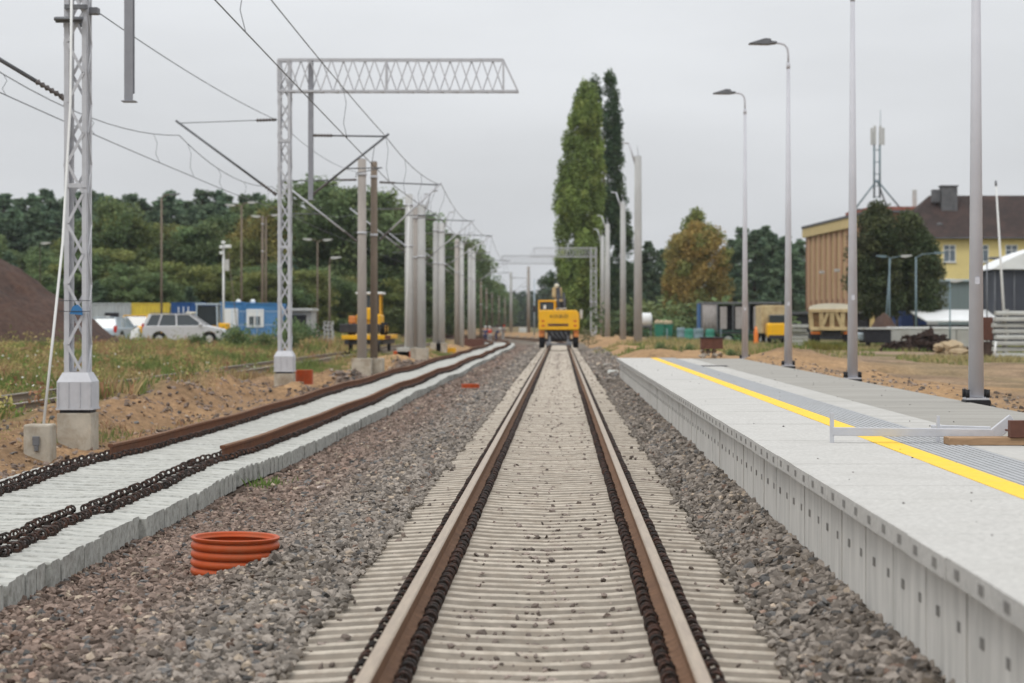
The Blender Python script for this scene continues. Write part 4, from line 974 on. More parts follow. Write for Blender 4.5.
# ------------------------------------------------------------------ workers
def skin(name, vs, es, rs, mat, par, sub=1):
    me = bpy.data.meshes.new(name); me.from_pydata(vs, es, []); me.materials.append(MATS[mat]); o = bpy.data.objects.new(name, me); COL.objects.link(o); o.parent = par
    s = o.modifiers.new('skin', 'SKIN'); s.use_smooth_shade = True
    for i, r in enumerate(rs): me.skin_vertices[0].data[i].radius = (r, r * .85)
    me.skin_vertices[0].data[0].use_root = True
    u = o.modifiers.new('sub', 'SUBSURF'); u.levels = u.render_levels = sub; return o
def person(x, y, lab, jm, tm, rz=0, bendf=0, hat='white_paint'):
    t = empty('person', (x, y, gz(x, y)), lab, 'person', 'workers on the far track', rz); b = bendf
    V = [(0, 0, .95), (0, -.06 * b, 1.12), (0, -.28 * b, 1.38 - .1 * b), (0, -.36 * b, 1.5 - .14 * b), (0, -.43 * b, 1.64 - .2 * b),
         (.2, -.26 * b, 1.40 - .1 * b), (.27, -.3 * b, 1.12 - .12 * b), (.25, -.08 - .4 * b, .88 - .1 * b), (-.2, -.26 * b, 1.40 - .1 * b), (-.27, -.3 * b, 1.12 - .12 * b), (-.25, -.08 - .4 * b, .88 - .1 * b),
         (.1, 0, .88), (.13, -.03, .48), (.14, .03, .07), (.14, -.14, .04), (-.1, 0, .88), (-.13, -.03, .48), (-.14, .03, .07), (-.14, -.14, .04)]
    Ed = [(0, 1), (1, 2), (2, 3), (3, 4), (2, 5), (5, 6), (6, 7), (2, 8), (8, 9), (9, 10), (0, 11), (11, 12), (12, 13), (13, 14), (0, 15), (15, 16), (16, 17), (17, 18)]
    rr = [.14, .13, .14, .06, .1, .06, .045, .035, .06, .045, .035, .085, .06, .045, .04, .085, .06, .045, .04]
    skin('body', V, Ed, rr, 'skin', t)
    J = [0, 1, 2, 5, 6, 8, 9]; mp = {a: k for k, a in enumerate(J)}
    skin('jacket', [V[a] for a in J], [(mp[a], mp[c]) for a, c in Ed if a in mp and c in mp], [rr[a] + .03 for a in J], jm, t)
    J = [0, 11, 12, 13, 15, 16, 17]; mp = {a: k for k, a in enumerate(J)}
    skin('trousers', [V[a] for a in J], [(mp[a], mp[c]) for a, c in Ed if a in mp and c in mp], [rr[a] + .022 for a in J], tm, t)
    MB().sphere((0, V[4][1], V[4][2] + .06), .13, 10, 6, (1, 1.1, .8)).build('helmet', hat, t)
person(PX(489.5, 216), 216, 'worker in a red vest and pale trousers standing on the far left track', 'vest_red', 'crate_grey', R(200))
person(PX(485.5, 214), 214, 'worker in navy clothes beside the one in the red vest', 'cloth_navy', 'cloth_navy', R(160))
person(PX(496, 222), 222, 'worker in navy bending down right of the one in the red vest', 'cloth_navy', 'cloth_navy', R(90), 1)
person(PX(503, 235), 235, 'worker in a pale red jacket farthest along the track', 'tarp_grey', 'crate_grey', R(120), .3, hat='vest_red')
# blurred far yard: crossing barrier and white things
for k, (px, d, w, h, mt, lab) in enumerate([(517, 330, 4.5, 1.0, 'rock_tan', 'long pale wall of sleepers stacked where the tracks vanish'), (524, 300, 1.6, .8, 'white_paint', 'white box beside the dark lone far mast'), (497, 300, 2.0, .7, 'slab_grey', 'pale slab stack on the far bend of the track')]):
    x = PX(px, d); m = MB()
    for j in range(4): m.box(-w / 2 + rng.uniform(0, .1), w / 2 - rng.uniform(0, .1), -.6, .6, j * h / 4, (j + .85) * h / 4)
    tag(m.build('slab_stack', mt, loc=(x, d, gz(x, d)), bevel=.02), lab, 'stack')
# ------------------------------------------------------------------ right side yard
# tarpaulin trailer
x0 = PX(699, 150); t = empty('tarpaulin_trailer', (x0, 150, 0), 'long trailer with a torn grey tarpaulin and a blue end behind the platform', 'trailer'); L = PX(782, 150) - x0
MB().box(0, L, .1, 2.4, .85, 1.05).build('bed', 'dark_machine', t); MB().box(.12, L - .1, 1.2, 2.3, 1.06, 2.95).build('inside', 'dark_interior', t)
MB().box(0, .10, 0, 2.4, 1.06, 3.0).build('end_panel', 'tarp_blue', t); MB().box(0, L, 0, 2.4, 3.0, 3.12).build('roof', 'dark_steel', t, .02)
m = MB(); n = 26; vs = []; fs = []
for k in range(n + 1):
    xx = .14 + 1.15 * k / n; yy = .02 + .05 * math.sin(k * 1.1); vs += [(xx, yy, .95 + .06 * math.sin(k * .9)), (xx, yy * .7 + .04, 1.9), (xx, .05, 2.99)]
for k in range(n): fs += [(3 * k, 3 * k + 3, 3 * k + 4, 3 * k + 1), (3 * k + 1, 3 * k + 4, 3 * k + 5, 3 * k + 2)]
m.add(vs, fs, True); c = m.build('curtain', 'tarp_grey', t); sd = c.modifiers.new('s', 'SOLIDIFY'); sd.thickness = .02
for a, b in ((1.5, 2.0), (2.6, 3.6), (3.9, 4.5)): MB().box(a, b, .04, .08, 1.2, 2.8).build('curtain', 'tarp_grey', t, .01)
for k in range(6): MB().box(.14 + k * (L - .3) / 5, .22 + k * (L - .3) / 5, 0, .035, 1.06, 2.99).build('post', 'dark_steel', t)
for xx in (1.0, 2.1, 4.6): wheel(t, xx, .4, .45, .45, .3)
# yellow truck behind the third lamp post
x = PX(779, 140); t = empty('yellow_truck', (x, 140, gz(x, 140)), 'yellow truck with a pale box body, seen past the third lamp post', 'truck')
MB().box(-1.0, .9, 1.6, 6, .8, 2.7).build('box_body', 'cream_bed', t, .05); MB().box(-.75, .9, 0, 1.55, .5, 1.5).build('cab', 'yellow_paint', t, .12); MB().box(-.62, .78, .15, 1.4, 1.45, 2.05).build('windscreen', 'glass_dark', t, .05)
for s in (-.62, .75):
    for yy in (.7, 4.6): wheel(t, s, yy, .4, .42, .28, axis='x')
MB().box(-.7, .85, -.04, .05, .45, .7).build('bumper', 'dark_machine', t, .02)
# orange pillar
x = PX(756, 118); t = empty('traffic_pillar', (x, 118, gz(x, 118)), 'orange warning pillar on a wide foot between the lamp posts', 'traffic pillar')
m = MB(); m.lathe([(.13, .12), (.12, .8), (.05, 1.15), (.01, 1.16)], 12); m.build('body', 'orange_lamp', t); MB().box(-.26, .26, -.26, .26, 0, .12).build('foot', 'yellow_paint', t, .03)
# rusty bin on stones
x = PX(711.5, 66); z = .5; t = empty('steel_bin', (x, 66, z + .28), 'dark rusty steel bin standing on stones at the far end of the platform', 'bin')
m = MB(); m.box(-.34, .34, -.25, .25, 0, .03)
m.box(-.34, .34, -.25, -.22, .03, .33); m.box(-.34, .34, .22, .25, .03, .33); m.box(-.34, -.31, -.22, .22, .03, .33); m.box(.31, .34, -.22, .22, .03, .33); m.build('tub', 'brown_steel', t)
MB().box(-.37, .37, -.28, .28, .33, .37).build('lid', 'dark_machine', t, .01)
for k in range(7):
    xx = x - .27 + (k % 4) * .18; P = np.array([(0, 0, 0.)]); o = stones('boulder', P, np.array([.13]), np.array([(.32, .28, .23)])); o.location = (xx, 65.8 + (k // 4) * .25, z + .08 + (k // 4) * .12)
    tag(o, 'rough stone in the little pile under the rusty steel bin', 'stone', 'stones under the steel bin')
# green bins, tank, fence
for k, (px, d, lab) in enumerate([(659, 150, 'green waste container heaped with pale sacks, left of the two'), (668, 151, 'green waste container heaped with pale sacks, right of the two')]):
    x = PX(px, d); z = gz(x, d); t = empty('waste_container', (x, d, z), lab, 'waste container', 'green waste containers'); m = MB()
    m.hexa([(-.26, -.4, .1), (.26, -.4, .1), (.26, .4, .1), (-.26, .4, .1)], [(-.33, -.5, 1.05), (.33, -.5, 1.05), (.33, .5, 1.05), (-.33, .5, 1.05)]); m.build('tub', 'green_bin', t, .03)
    MB().box(-.36, .36, -.53, .53, 1.05, 1.1).build('rim', 'green_bin', t, .02)
    m = MB(); m.sphere((-.12, 0, 1.2), .22); m.sphere((.16, -.1, 1.2), .18); m.build('sacks', 'rock_tan', t)
for k, (px, d) in enumerate([(689, 148), (699, 146), (710, 147), (681, 150)]):
    x = PX(px, d); t = tag(MB().lathe([(.01, 0), (.3, 0), (.32, .3), (.3, .31), (.32, .62), (.3, .9), (.01, .92)], 14).build('barrel', ['green_bin', 'teal_pole', 'green_bin', 'teal_pole'][k], loc=(x, d, gz(x, d))), ['green barrel left of the trailer, first from the trailer', 'blue green barrel under the blue end of the trailer', 'green barrel under the torn tarpaulin', 'blue green barrel beside the waste containers'][k], 'barrel', 'barrels beside the trailer')
x = PX(646, 158); t = empty('white_tank', (x, 158, gz(x, 158)), 'white rounded tank on a dark frame just right of the tallest mast', 'tank')
MB().tube([(-.45, 0, 1.45), (-.38, 0, 1.45), (.38, 0, 1.45), (.45, 0, 1.45)], [.3, .52, .52, .3], 16).build('shell', 'white_paint', t); m = MB()
for s in (-.35, .35):
    for q in (-.35, .35): m.bar((s, q, 0), (s, q, 1.1), .07)
m.box(-.45, .45, -.4, .4, .9, .97); m.build('frame', 'dark_steel', t)
t = empty('mesh_fence', (PX(640, 145), 145, .05), 'dark green mesh fence running behind the sand at the platform end', 'fence'); m = MB(); L = PX(802, 145) - PX(640, 145); k = 0
while k < L: m.bar((k, 0, .05), (k, 0, 1.05), .012); k += .16
for z in (.06, .5, 1.04): m.bar((0, 0, z), (L, 0, z), .02)
m.build('mesh', 'green_bin', t)
for k in range(7): MB().tube([(k * L / 6, 0, -.1), (k * L / 6, 0, 1.2)], .04, 6).build('post', 'teal_pole', t)
# stacked timber/slabs beyond the yellow truck
for k in range(6):
    x = PX(797, 135) + rng.uniform(-.1, .1); tag(MB().box(-.6, .6, -.7, .7, 0, .2).build('slab', 'slab_grey', loc=(x, 135 + rng.uniform(-.2, .2), gz(x, 135) + k * .24), bevel=.02), 'pale concrete slab in the loose stack left of the dump truck', 'slab', 'slabs left of the dump truck')

# dump truck
x = PX(832, 122); t = empty('dump_truck', (x, 122, gz(x, 122)), 'cream dump truck seen from the rear, covered with a pale tarpaulin', 'dump truck', rz=R(-6))
m = MB(); m.hexa([(-1.2, 0, 1.15), (1.2, 0, 1.15), (1.2, 4.6, 1.15), (-1.2, 4.6, 1.15)], [(-1.28, -.15, 2.3), (1.28, -.15, 2.3), (1.28, 4.8, 2.3), (-1.28, 4.8, 2.3)]); m.build('tipper_bed', 'bed_shadow', t, .03)
for xx in (-1.22, -.62, 0, .62, 1.22): m = MB(); m.bar((xx * .97, -.03, 1.15), (xx * 1.02, -.19, 2.28), .26, .10, up=(0, 1, 0)); m.build('bed_rib', 'cream_bed', t, .01)
m = MB(); m.bar((-1.28, -.16, 2.22), (1.28, -.16, 2.22), .2); m.bar((-1.22, -.05, 1.18), (1.22, -.05, 1.18), .2); m.build('bed_rim', 'cream_bed', t, .02)
for s in (-1, 1): m = MB(); m.bar((s * .60, -.06, 1.2), (s * .2, -.19, 2.2), .18, .07, up=(0, 1, 0)); m.build('brace', 'cream_bed', t)
m = MB(); vs = []; n = 10
for yy in (-.2, 4.85):
    for k in range(n + 1): a = math.pi * k / n; vs.append((-1.3 * math.cos(a), yy, 2.32 + .33 * math.sin(a) ** .6))
m.add(vs, [(k, k + 1, n + 2 + k, n + 1 + k) for k in range(n)] + [tuple(range(n + 1)), tuple(reversed(range(n + 1, 2 * n + 2)))]); m.build('tarpaulin', 'cream_tarp', t)
MB().box(-.5, .5, .2, 6.5, .7, 1.1).build('chassis', 'dark_machine', t, .02); MB().box(-1.15, 1.15, 5.0, 6.8, .8, 2.6).build('cab', 'cream_bed', t, .1)
for yy in (.75, 2.0, 5.9):
    for s in (-.95, .95): wheel(t, s, yy, .5, .5, .5 if yy < 4 else .3, 'dark_machine', 'x')
for s in (-.95, .95): MB().box(s - .26, s + .26, .02, .08, .86, 1.02).build('tail_lamp', 'orange_lamp', t, .01); MB().box(s - .27, s + .27, .05, .09, .35, .84).build('mudflap', 'black_rubber', t)

# big sheds, slabs, debris
MB_ = MB
def shed(name, px0, px1, d, depth, y0, mat, lab, cat, roof=None, rise=.5, corr=False, drop=0):
    x0, x1 = PX(px0, d), PX(px1, d); w = x1 - x0; z0 = gz(x0, d) - .2; h = PZ(y0, d) - z0
    t = empty(name, (x0, d, z0), lab, cat); m = MB(); m.box(0, w, .05, depth, 0, h)
    if corr:
        k = .1
        while k < w - .15: m.box(k, k + .1, .02, .049, .05, h - .05); k += .25
    m.build('wall', mat, t)
    if roof:
        m = MB(); m.hexa([(-.25, -.25, h + .003), (w + .25, -.25, h + .003), (w + .25, depth + .25, h + .003), (-.25, depth + .25, h + .003)], [(-.25, -.25, h + .12), (w + .25, -.25, h + .12), (w + .25, depth + .25, h + .12 + rise), (-.25, depth + .25, h + .12 + rise)]); m.build('roof', roof, t, .01)
    return t, w, h
shed('green_barn', 947, 1004, 172, 4, 282, 'green_barn', 'tall grey green corrugated barn before the yellow house', 'barn', 'green_barn', .2, True)
t, w, h = shed('storage_tent', 995, 1150, 150, 6, 270, 'tent_dark', 'dark storage tent with a white curved roof behind the concrete beams', 'tent')
m = MB(); vs = []; n = 12
for yy in (-.3, 6.3):
    for k in range(n + 1): vs.append((-.3 + (w + .6) * k / n, yy, h + .05 + 1.9 * math.sin(math.pi * k / n) ** .9))
m.add(vs, [(k, k + 1, n + 2 + k, n + 1 + k) for k in range(n)] + [tuple(range(n + 1)), tuple(reversed(range(n + 1, 2 * n + 2)))]); m.build('roof', 'white_paint', t)
for k in range(9): MB().tube([(w * k / 8, 0, 0), (w * k / 8, 0, h)], .05, 6).build('rib', 'dark_steel', t)
t, w, h = shed('grey_shed', 927, 948, 178, 6, 289, 'crate_grey', 'small grey shed with a dark roof between the big tree and the green barn', 'shed', 'tile_roof', .8)
shed('blue_container', 901, 927, 160, 6, 305, 'cloth_navy', 'dark blue container behind the teal lamp posts', 'container', None, corr=True)
# white sloping roof of a low shed
x0 = PX(925, 148); x1 = PX(1000, 148); t = empty('low_shed', (x0, 148, 0), 'low shed with a broad white sloping roof before the green barn', 'shed')
MB().box(.3, x1 - x0 - .2, .4, 4, 0, 1.5).build('wall', 'dark_interior', t); m = MB(); W = x1 - x0
m.hexa([(.1, 0, 1.72), (W, 0, 1.72), (W, 4.5, 2.45), (-.5, 4.5, 2.45)], [(.1, 0, 1.82), (W, 0, 1.82), (W, 4.5, 2.6), (-.5, 4.5, 2.6)]); m.build('roof', 'white_paint', t, .01)
# concrete wall slabs
x0 = PX(889, 132); x1 = PX(990, 132); t = empty('concrete_wall', (x0, 132, 0), 'long low concrete wall with a pale cap behind the scrap pile', 'wall')
for k in range(3): w = (x1 - x0) / 3; MB().box(k * w + .02, (k + 1) * w - .02, 0, .25, -.1, 1.25).build('wall_slab', 'slab_grey', t, .02)
MB().box(-.1, x1 - x0, -.05, .35, 1.253, 1.38).build('cap', 'white_paint', t, .01)
x = PX(879, 128); t = empty('site_trailer', (x, 128, gz(x, 128)), 'dark low trailer with a pale top left of the concrete wall', 'trailer')
MB().box(-.8, .75, 0, 3, .35, 1.15).build('body', 'dark_interior', t, .03); MB().box(-.9, .9, -.1, 3.1, 1.16, 1.28).build('top', 'pale_grey', t, .02)
for s in (-.6, .6): wheel(t, s, .5, .3, .3, .2, 'dark_machine', 'x')
x = PX(865, 130); tag(MB().box(-.5, .5, -1, 1, 0, .5).build('pipe_bundle', 'pale_blue_paint', loc=(x, 130, gz(x, 130) + .4), bevel=.12), 'pale blue bundle lying right of the second lamp post', 'bundle')
x = PX(884, 142); m = MB(); m.lathe([(1.3, 0), (1.0, .7), (.5, 1.4), (.12, 1.75), (.01, 1.8)], 14); 
m.v = [(v[0] * (1 + .1 * noise.noise(Vector(v))), v[1], v[2] * (1 + .12 * noise.noise(Vector(v) * 2))) for v in m.v]
tag(m.build('brick_heap', 'spoil', loc=(x, 142, .5)), 'reddish brown heap behind the dark low trailer', 'heap')
# scrap pile (nobody could count the bits)
m = MB(); x = PX(925, 113)
for k in range(260):
    a = rng.gauss(0, 1.05); b = rng.gauss(0, .6); hgt = max(0, 1.15 - abs(a) * .42 - abs(b) * .4) * rng.random() + .05; L = rng.uniform(.15, .55)
    d = Vector((rng.uniform(-1, 1), rng.uniform(-.6, .6), rng.uniform(-.35, .35))).normalized() * L
    c = Vector((a, b, hgt)); 
    if rng.random() < .6: m.bar(c - d, c + d, rng.uniform(.08, .26), rng.uniform(.06, .2))
    else: m.tube([c - d * .5, c + d * .5], rng.uniform(.06, .16), 7)
tag(m.build('rubble', 'scrap_dark', loc=(x, 113, gz(x, 113))), 'dark pile of scrap iron and fittings before the concrete wall', 'scrap pile', kind='stuff')
for k in range(9):
    d = 104 + rng.uniform(-.6, .6); x = PX(943 + (k % 5) * 6 - 4, d); s = rng.uniform(.28, .42); o = stones('boulder', np.array([(0, 0, 0.)]), np.array([s]), np.array([(.40, .31, .20)])); o.location = (x, d, gz(x, d) + .1 + .25 * (k // 5)); tag(o, 'tan boulder in the heap right of the scrap pile', 'boulder', 'tan boulders right of the scrap pile')
# stack of concrete beams
names = ['bottom', 'second', 'third', 'fourth', 'fifth', 'sixth', 'seventh', 'top']
xb = PX(994, 92)
for k in range(8):
    z = gz(xb, 92) + k * .262; m = MB(); n = 8; w = 4.2
    m.prism([(-.3, .0), (.3, .0), (.3, .1), (.22, .2), (-.22, .2), (-.3, .1)], 'x', 0, w)
    for q in (.5, w - .5): m.box(q - .06, q + .06, -.25, .25, .2 + .002, .26)
    o = m.build('concrete_beam', 'slab_grey', bevel=.015, loc=(xb + rng.uniform(-.06, .06), 92 + rng.uniform(-.06, .06), z)); tag(o, names[k] + ' pale concrete beam in the stack under the leaning white pole', 'concrete beam', 'stacked concrete beams')
x = PX(992, 88); m = MB(); m.tube([(.1, 0, .0), (.16, .0, .75)], .05, 8); tag(m.build('plastic_pipe', 'white_rod', loc=(x, 88, gz(x, 88))), 'short white plastic pipe standing before the stack of beams', 'pipe')
x = PX(983, 95); tag(MB().box(-.35, .4, -.3, .3, 0, 1.05).build('brown_crate', 'brown_steel', loc=(x, 95, gz(x, 95) + .75), bevel=.02), 'dark red brown crate wedged left of the stack of beams', 'crate')
x = PX(983, 96); tag(MB().box(-.35, .4, -.3, .3, 0, .7).build('tan_crate', 'scrap_dark', loc=(x, 95, gz(x, 95)), bevel=.02), 'dull brown crate below the dark red brown one', 'crate')

# ------------------------------------------------------------------ yellow house
def window(par, x, y, z, w, h, nmul=2, face='y', glass='window_glass'):
    f = MB(); d = .06
    f.box(x - w / 2, x + w / 2, y - .05, y + .04, z, z + .07); f.box(x - w / 2, x + w / 2, y - .05, y + .04, z + h - .07, z + h)
    for k in range(nmul + 1): q = x - w / 2 + (w - .07) * k / nmul; f.box(q, q + .07, y - .05, y + .04, z + .072, z + h - .072)
    f.box(x - w / 2 + .072, x + w / 2 - .072, y - .045, y + .03, z + h * .68, z + h * .68 + .06)
    o = f.build('window', 'white_paint', par); MB().box(x - w / 2 + .02, x + w / 2 - .02, y - .02, y + .02, z + .02, z + h - .02).build('pane', glass, o)
    MB().box(x - w / 2 - .08, x + w / 2 + .08, y - .12, y + .05, z - .1, z - .003).build('sill', 'pale_grey', o)
D = 198; hx = PX(900, D); t = empty('yellow_house', (hx, D, 0), 'yellow three storey house with a dark hipped tile roof and a broad chimney', 'house'); W = 26; Dp = 11; he = PZ(237, D); hr = PZ(192, D)
MB().box(0, W, 0, Dp, -.2, he).build('wall', 'house_yellow', t)
m = MB(); o = .6; m.add([(-o, -o, he), (W + o, -o, he), (W + o, Dp + o, he), (-o, Dp + o, he), (3.7, Dp / 2, hr), (W - 3.7, Dp / 2, hr), (-o, -o, he - .18), (W + o, -o, he - .18), (W + o, Dp + o, he - .18), (-o, Dp + o, he - .18)],
      [(0, 1, 5, 4), (1, 2, 5), (2, 3, 4, 5), (3, 0, 4), (6, 7, 1, 0), (7, 8, 2, 1), (8, 9, 3, 2), (9, 6, 0, 3), (9, 8, 7, 6)]); rf = m.build('roof', 'tile_roof', t)
cx = PX(956, D) - hx; MB().box(cx - .75, cx + .75, 3.2, 4.6, PZ(208, D) - .5, PZ(184, D)).build('chimney', 'chimney', rf, .03); MB().box(cx - 1.6, cx - .8, 3.6, 4.3, PZ(200, D), PZ(187, D)).build('chimney', 'chimney', rf, .03)
MB().box(cx - .85, cx + .85, 3.1, 4.7, PZ(184, D), PZ(183, D)).build('chimney_cap', 'chimney', rf)
MB().tube([(-o, -o - .05, he - .12), (W + o, -o - .05, he - .12)], .08, 6).build('gutter', 'chimney', t)
for px in (949.5, 982.5, 1011.5, 1040, 1068):
    for z in (245, 279):
        window(t, PX(px, D) - hx, 0, PZ(z + 17, D), 1.15, 1.62)
    window(t, PX(px, D) - hx, 0, .9, 1.15, 1.62)
MB().sphere((PX(942, D) - hx, 1.2, PZ(224, D)), .3, 8, 5, (1, .6, .7)).build('roof_vent', 'chimney', t)
# ------------------------------------------------------------------ long tan hall
A = Vector((28.0, 240)); B = Vector((30.6, 205)); t = empty('long_hall', (B.x, B.y, 0), 'long tan hall with upright fins, a cream cornice and a red flat roof', 'hall'); dv = (A - B); Lh = dv.length; ang = math.atan2(dv.y, dv.x)
hh = PZ(209, 205); Wd = 9.5
H = empty('fin_wall', (0, 0, 0), None, None); H.parent = t; H.rotation_euler = (0, 0, ang)
# local: x along facade (away), y negative = towards the right
m = MB(); m.box(0, Lh, -Wd, 0, -.2, hh - .05); m.build('wall', 'hall_tan_dark', H)
m = MB(); k = .3
while k < Lh - 1: m.box(k, k + 1.3, .002, .14, 3.4, hh - 1.4); k += 2.9
m.build('fins', 'hall_tan', H)
m = MB(); k = 2.2
while k < Lh - 1: m.box(k, k + .35, .0015, .05, 4.2, hh - 1.5); k += 2.9
m.build('window_strip', 'hall_cream', H)
MB().box(-.1, Lh + .1, .0, .4, hh - 1.38, hh - .35).build('cornice', 'hall_cream', H); MB().box(-.2, Lh + .1, -Wd - .2, .5, hh - .348, hh - .1).build('roof_edge', 'chimney', H)
MB().box(-.18, -.002, -Wd, .45, .2, hh - 1.4).build('gable', 'hall_cream', H); MB().box(-.12, 12, -Wd, .3, hh - .098, hh + .25).build('red_roof', 'red_roof', H)
MB().box(0, Lh, .1, 4, 2.6, 2.9).build('lean_to_roof', 'dark_steel', H); MB().box(.5, Lh - .5, .47, 3.6, 0, 2.58).build('lean_to', 'dark_interior', H)
for k in (6, 14, 22): MB().box(k, k + .3, .45, 1.0, 7.0, 7.3).build('wall_lamp', 'pale_grey', H, .05)
# antenna on the hall roof
D = 209; ax = PX(877, D); t = empty('antenna_mast', (ax, D, hh), 'twin tube phone antenna with splayed legs on the red hall roof', 'antenna'); zz = lambda py: PZ(py, D) - hh
for s in (-.28, .28): MB().tube([(s, 0, zz(198)), (s, 0, zz(132))], .10, 8).build('tube', 'teal_pole', t)
for s in (-.55, -.25, .3, .6): MB().box(s - .12, s + .12, -.3, -.1, zz(145), zz(128 if abs(s) > .5 else 126)).build('panel', 'pale_grey', t, .03)
for ex, ey in ((-2.2, 0), (2.4, 0), (1.5, 2.5)):
    MB().tube([(0, 0, zz(180)), (ex, ey, 0.2)], .09, 6).build('leg', 'teal_pole', t)
MB().tube([(.35, 0, zz(132)), (.35, 0, zz(110))], .03, 5).build('whip', 'teal_pole', t)
m = MB()
for z in (150, 162, 174, 186, 197): m.box(-.4, .4, -.05, .05, zz(z) - .04, zz(z) + .04)
m.build('cross_bars', 'teal_pole', t)
MB().box(-2.6, 3.0, -.1, .1, .12, .26).build('base_beam', 'dark_steel', t)
D = 210; tag(MB().box(-.2, .2, -.2, .2, 0, 1.8).build('roof_vent', 'pale_grey', loc=(PX(909.5, D), 207, hh + .2), bevel=.03), 'slim grey vent standing on the hall roof right of the antenna', 'vent')

# ------------------------------------------------------------------ spoil heap, planks
n = 90; rr = 34; vs = []; T = []
hx, hy = -29.5, 99
for i in range(n):
    for j in range(n):
        x = hx - 17 + 34 * i / (n - 1); y = hy - 17 + 34 * j / (n - 1); d = math.hypot((x - hx), (y - hy) * .95)
        z = max(-.6, 6.7 - d * .75) ; nn = noise.noise(Vector((x * .5, y * .5, 2))) * .4 + noise.noise(Vector((x * 1.8, y * 1.8, 2))) * .22 + noise.noise(Vector((x * 4.8, y * 4.8, 2))) * .10
        z = (z + (nn if z > .2 else nn * .2)); z = 7.0 - (7.0 - z) if z < 6.3 else 6.3 + (z - 6.3) * .4
        vs.append((x, y, z + .25 - (.6 if z < 0 else 0)))
V = np.array(vs); ii = (np.arange(n - 1)[:, None] * n + np.arange(n - 1)[None]).ravel()
o = np_obj('spoil_heap', np_mesh('spoil_heap', V, np.stack([ii, ii + n, ii + n + 1, ii + 1], 1), None, True), 'spoil'); tag(o, 'big reddish brown heap of ballast at the edge of the yard', 'gravel heap')
for k, (a, b, w, lab) in enumerate([((PX(-20, 76), 76, .35), (PX(28, 74), 74, .72), .3, 'long pale plank lying slantwise before the spoil heap'), ((PX(-10, 75.5), 75.5, .28), (PX(42, 74.5), 74.5, .38), .3, 'dark brown plank lying flat before the spoil heap')]):
    m = MB(); m.bar((0, 0, 0), tuple(Vector(b) - Vector(a)), w, .06); tag(m.build('plank', ['wood_plank', 'brown_steel'][k], loc=a), lab, 'plank')
# ------------------------------------------------------------------ foliage
def leaves(clumps, per, size, cols, seed=1, up=.3):
    """clumps: list of (x,y,z,rx,ry,rz[,k]); returns V,F,T"""
    r = np.random.default_rng(seed); Vs = []; Ts = []
    for c in clumps:
        n = int(per * (c[3] * c[4] * c[5]) ** (.55) + 12)
        d = r.normal(size=(n, 3)); d /= np.linalg.norm(d, axis=1)[:, None]; rad = r.uniform(.25, 1.32, (n, 1)) ** .75
        P = np.array(c[:3]) + d * rad * np.array(c[3:6])
        nrm = r.normal(size=(n, 3)); nrm[:, 2] += up; nrm /= np.linalg.norm(nrm, axis=1)[:, None]
        a = np.cross(nrm, r.normal(size=(n, 3))); a /= np.linalg.norm(a, axis=1)[:, None]; b = np.cross(nrm, a)
        s = size * r.uniform(.55, 1.4, (n, 1))
        q = np.stack([P - a * s * .5, P - b * s * .32, P + a * s * .5, P + b * s * .32], 1); Vs.append(q.reshape(-1, 3))
        base = np.array(cols[r.integers(len(cols))]) * r.uniform(.8, 1.22)
        t = base * r.uniform(.7, 1.35, (n, 1)) ; Ts.append(np.repeat(t, 4, 0))
    V = np.concatenate(Vs); T = np.concatenate(Ts); return V, np.arange(len(V)).reshape(-1, 4), np.clip(T, 0, 1)
def limbs(h, r0, br, seed, z0=.25, spread=2.5):
    q = random.Random(seed); m = MB(); m.tube([(0, 0, -.3), (q.uniform(-.1, .1), 0, h * .4), (q.uniform(-.2, .2), q.uniform(-.2, .2), h)], [r0, r0 * .7, r0 * .15], 8)
    for k in range(br):
        z = h * (z0 + (1 - z0) * k / br * .9); a = q.uniform(0, 6.28); L = spread * (1 - z / h * .7) * q.uniform(.6, 1.1)
        m.tube([(0, 0, z), (math.cos(a) * L * .5, math.sin(a) * L * .5, z + L * .25), (math.cos(a) * L, math.sin(a) * L, z + L * .65)], [r0 * .35, r0 * .2, r0 * .06], 5)
    return m
def tree_proto(name, clumps, per, size, cols, seed, h, r0, br, label, cat, group, bark='bark', z0=.25, spread=2.5, up=.3):
    t = empty(name, (0, 0, 0), label, cat, group); V, Fq, T = leaves(clumps, per, size, cols, seed, up)
    np_obj('crown', np_mesh('crown', V, Fq, T), 'leaf', t); limbs(h, r0, br, seed, z0, spread).build('trunk', bark, t); return t
def c_decid(h, w, seed, n=42, low=.12):
    q = random.Random(seed); out = []
    for k in range(n):
        z = q.uniform(low, .96); env = math.sin(math.pi * min(1, (z - low + .12) / (1.13 - low)) ** .9) ** .42; a = q.uniform(0, 6.28); rr = w / 2 * env * q.uniform(.35, 1.0)
        s = w * q.uniform(.08, .16); out.append((math.cos(a) * rr, math.sin(a) * rr, z * h, s, s, s * q.uniform(.7, 1.1)))
    return out
def c_pine(h, w, seed, n=46, low=.3):
    q = random.Random(seed); out = []
    for k in range(n):
        z = low + (1 - low) * (k + q.random()) / n; env = (1 - (z - low) / (1.02 - low)) ** .75; a = q.uniform(0, 6.28); rr = w / 2 * env * q.uniform(.3, 1.05); s = w * q.uniform(.06, .12) * (.45 + .6 * env)
        out.append((math.cos(a) * rr, math.sin(a) * rr, z * h, s, s, s * q.uniform(.5, .95)))
    return out
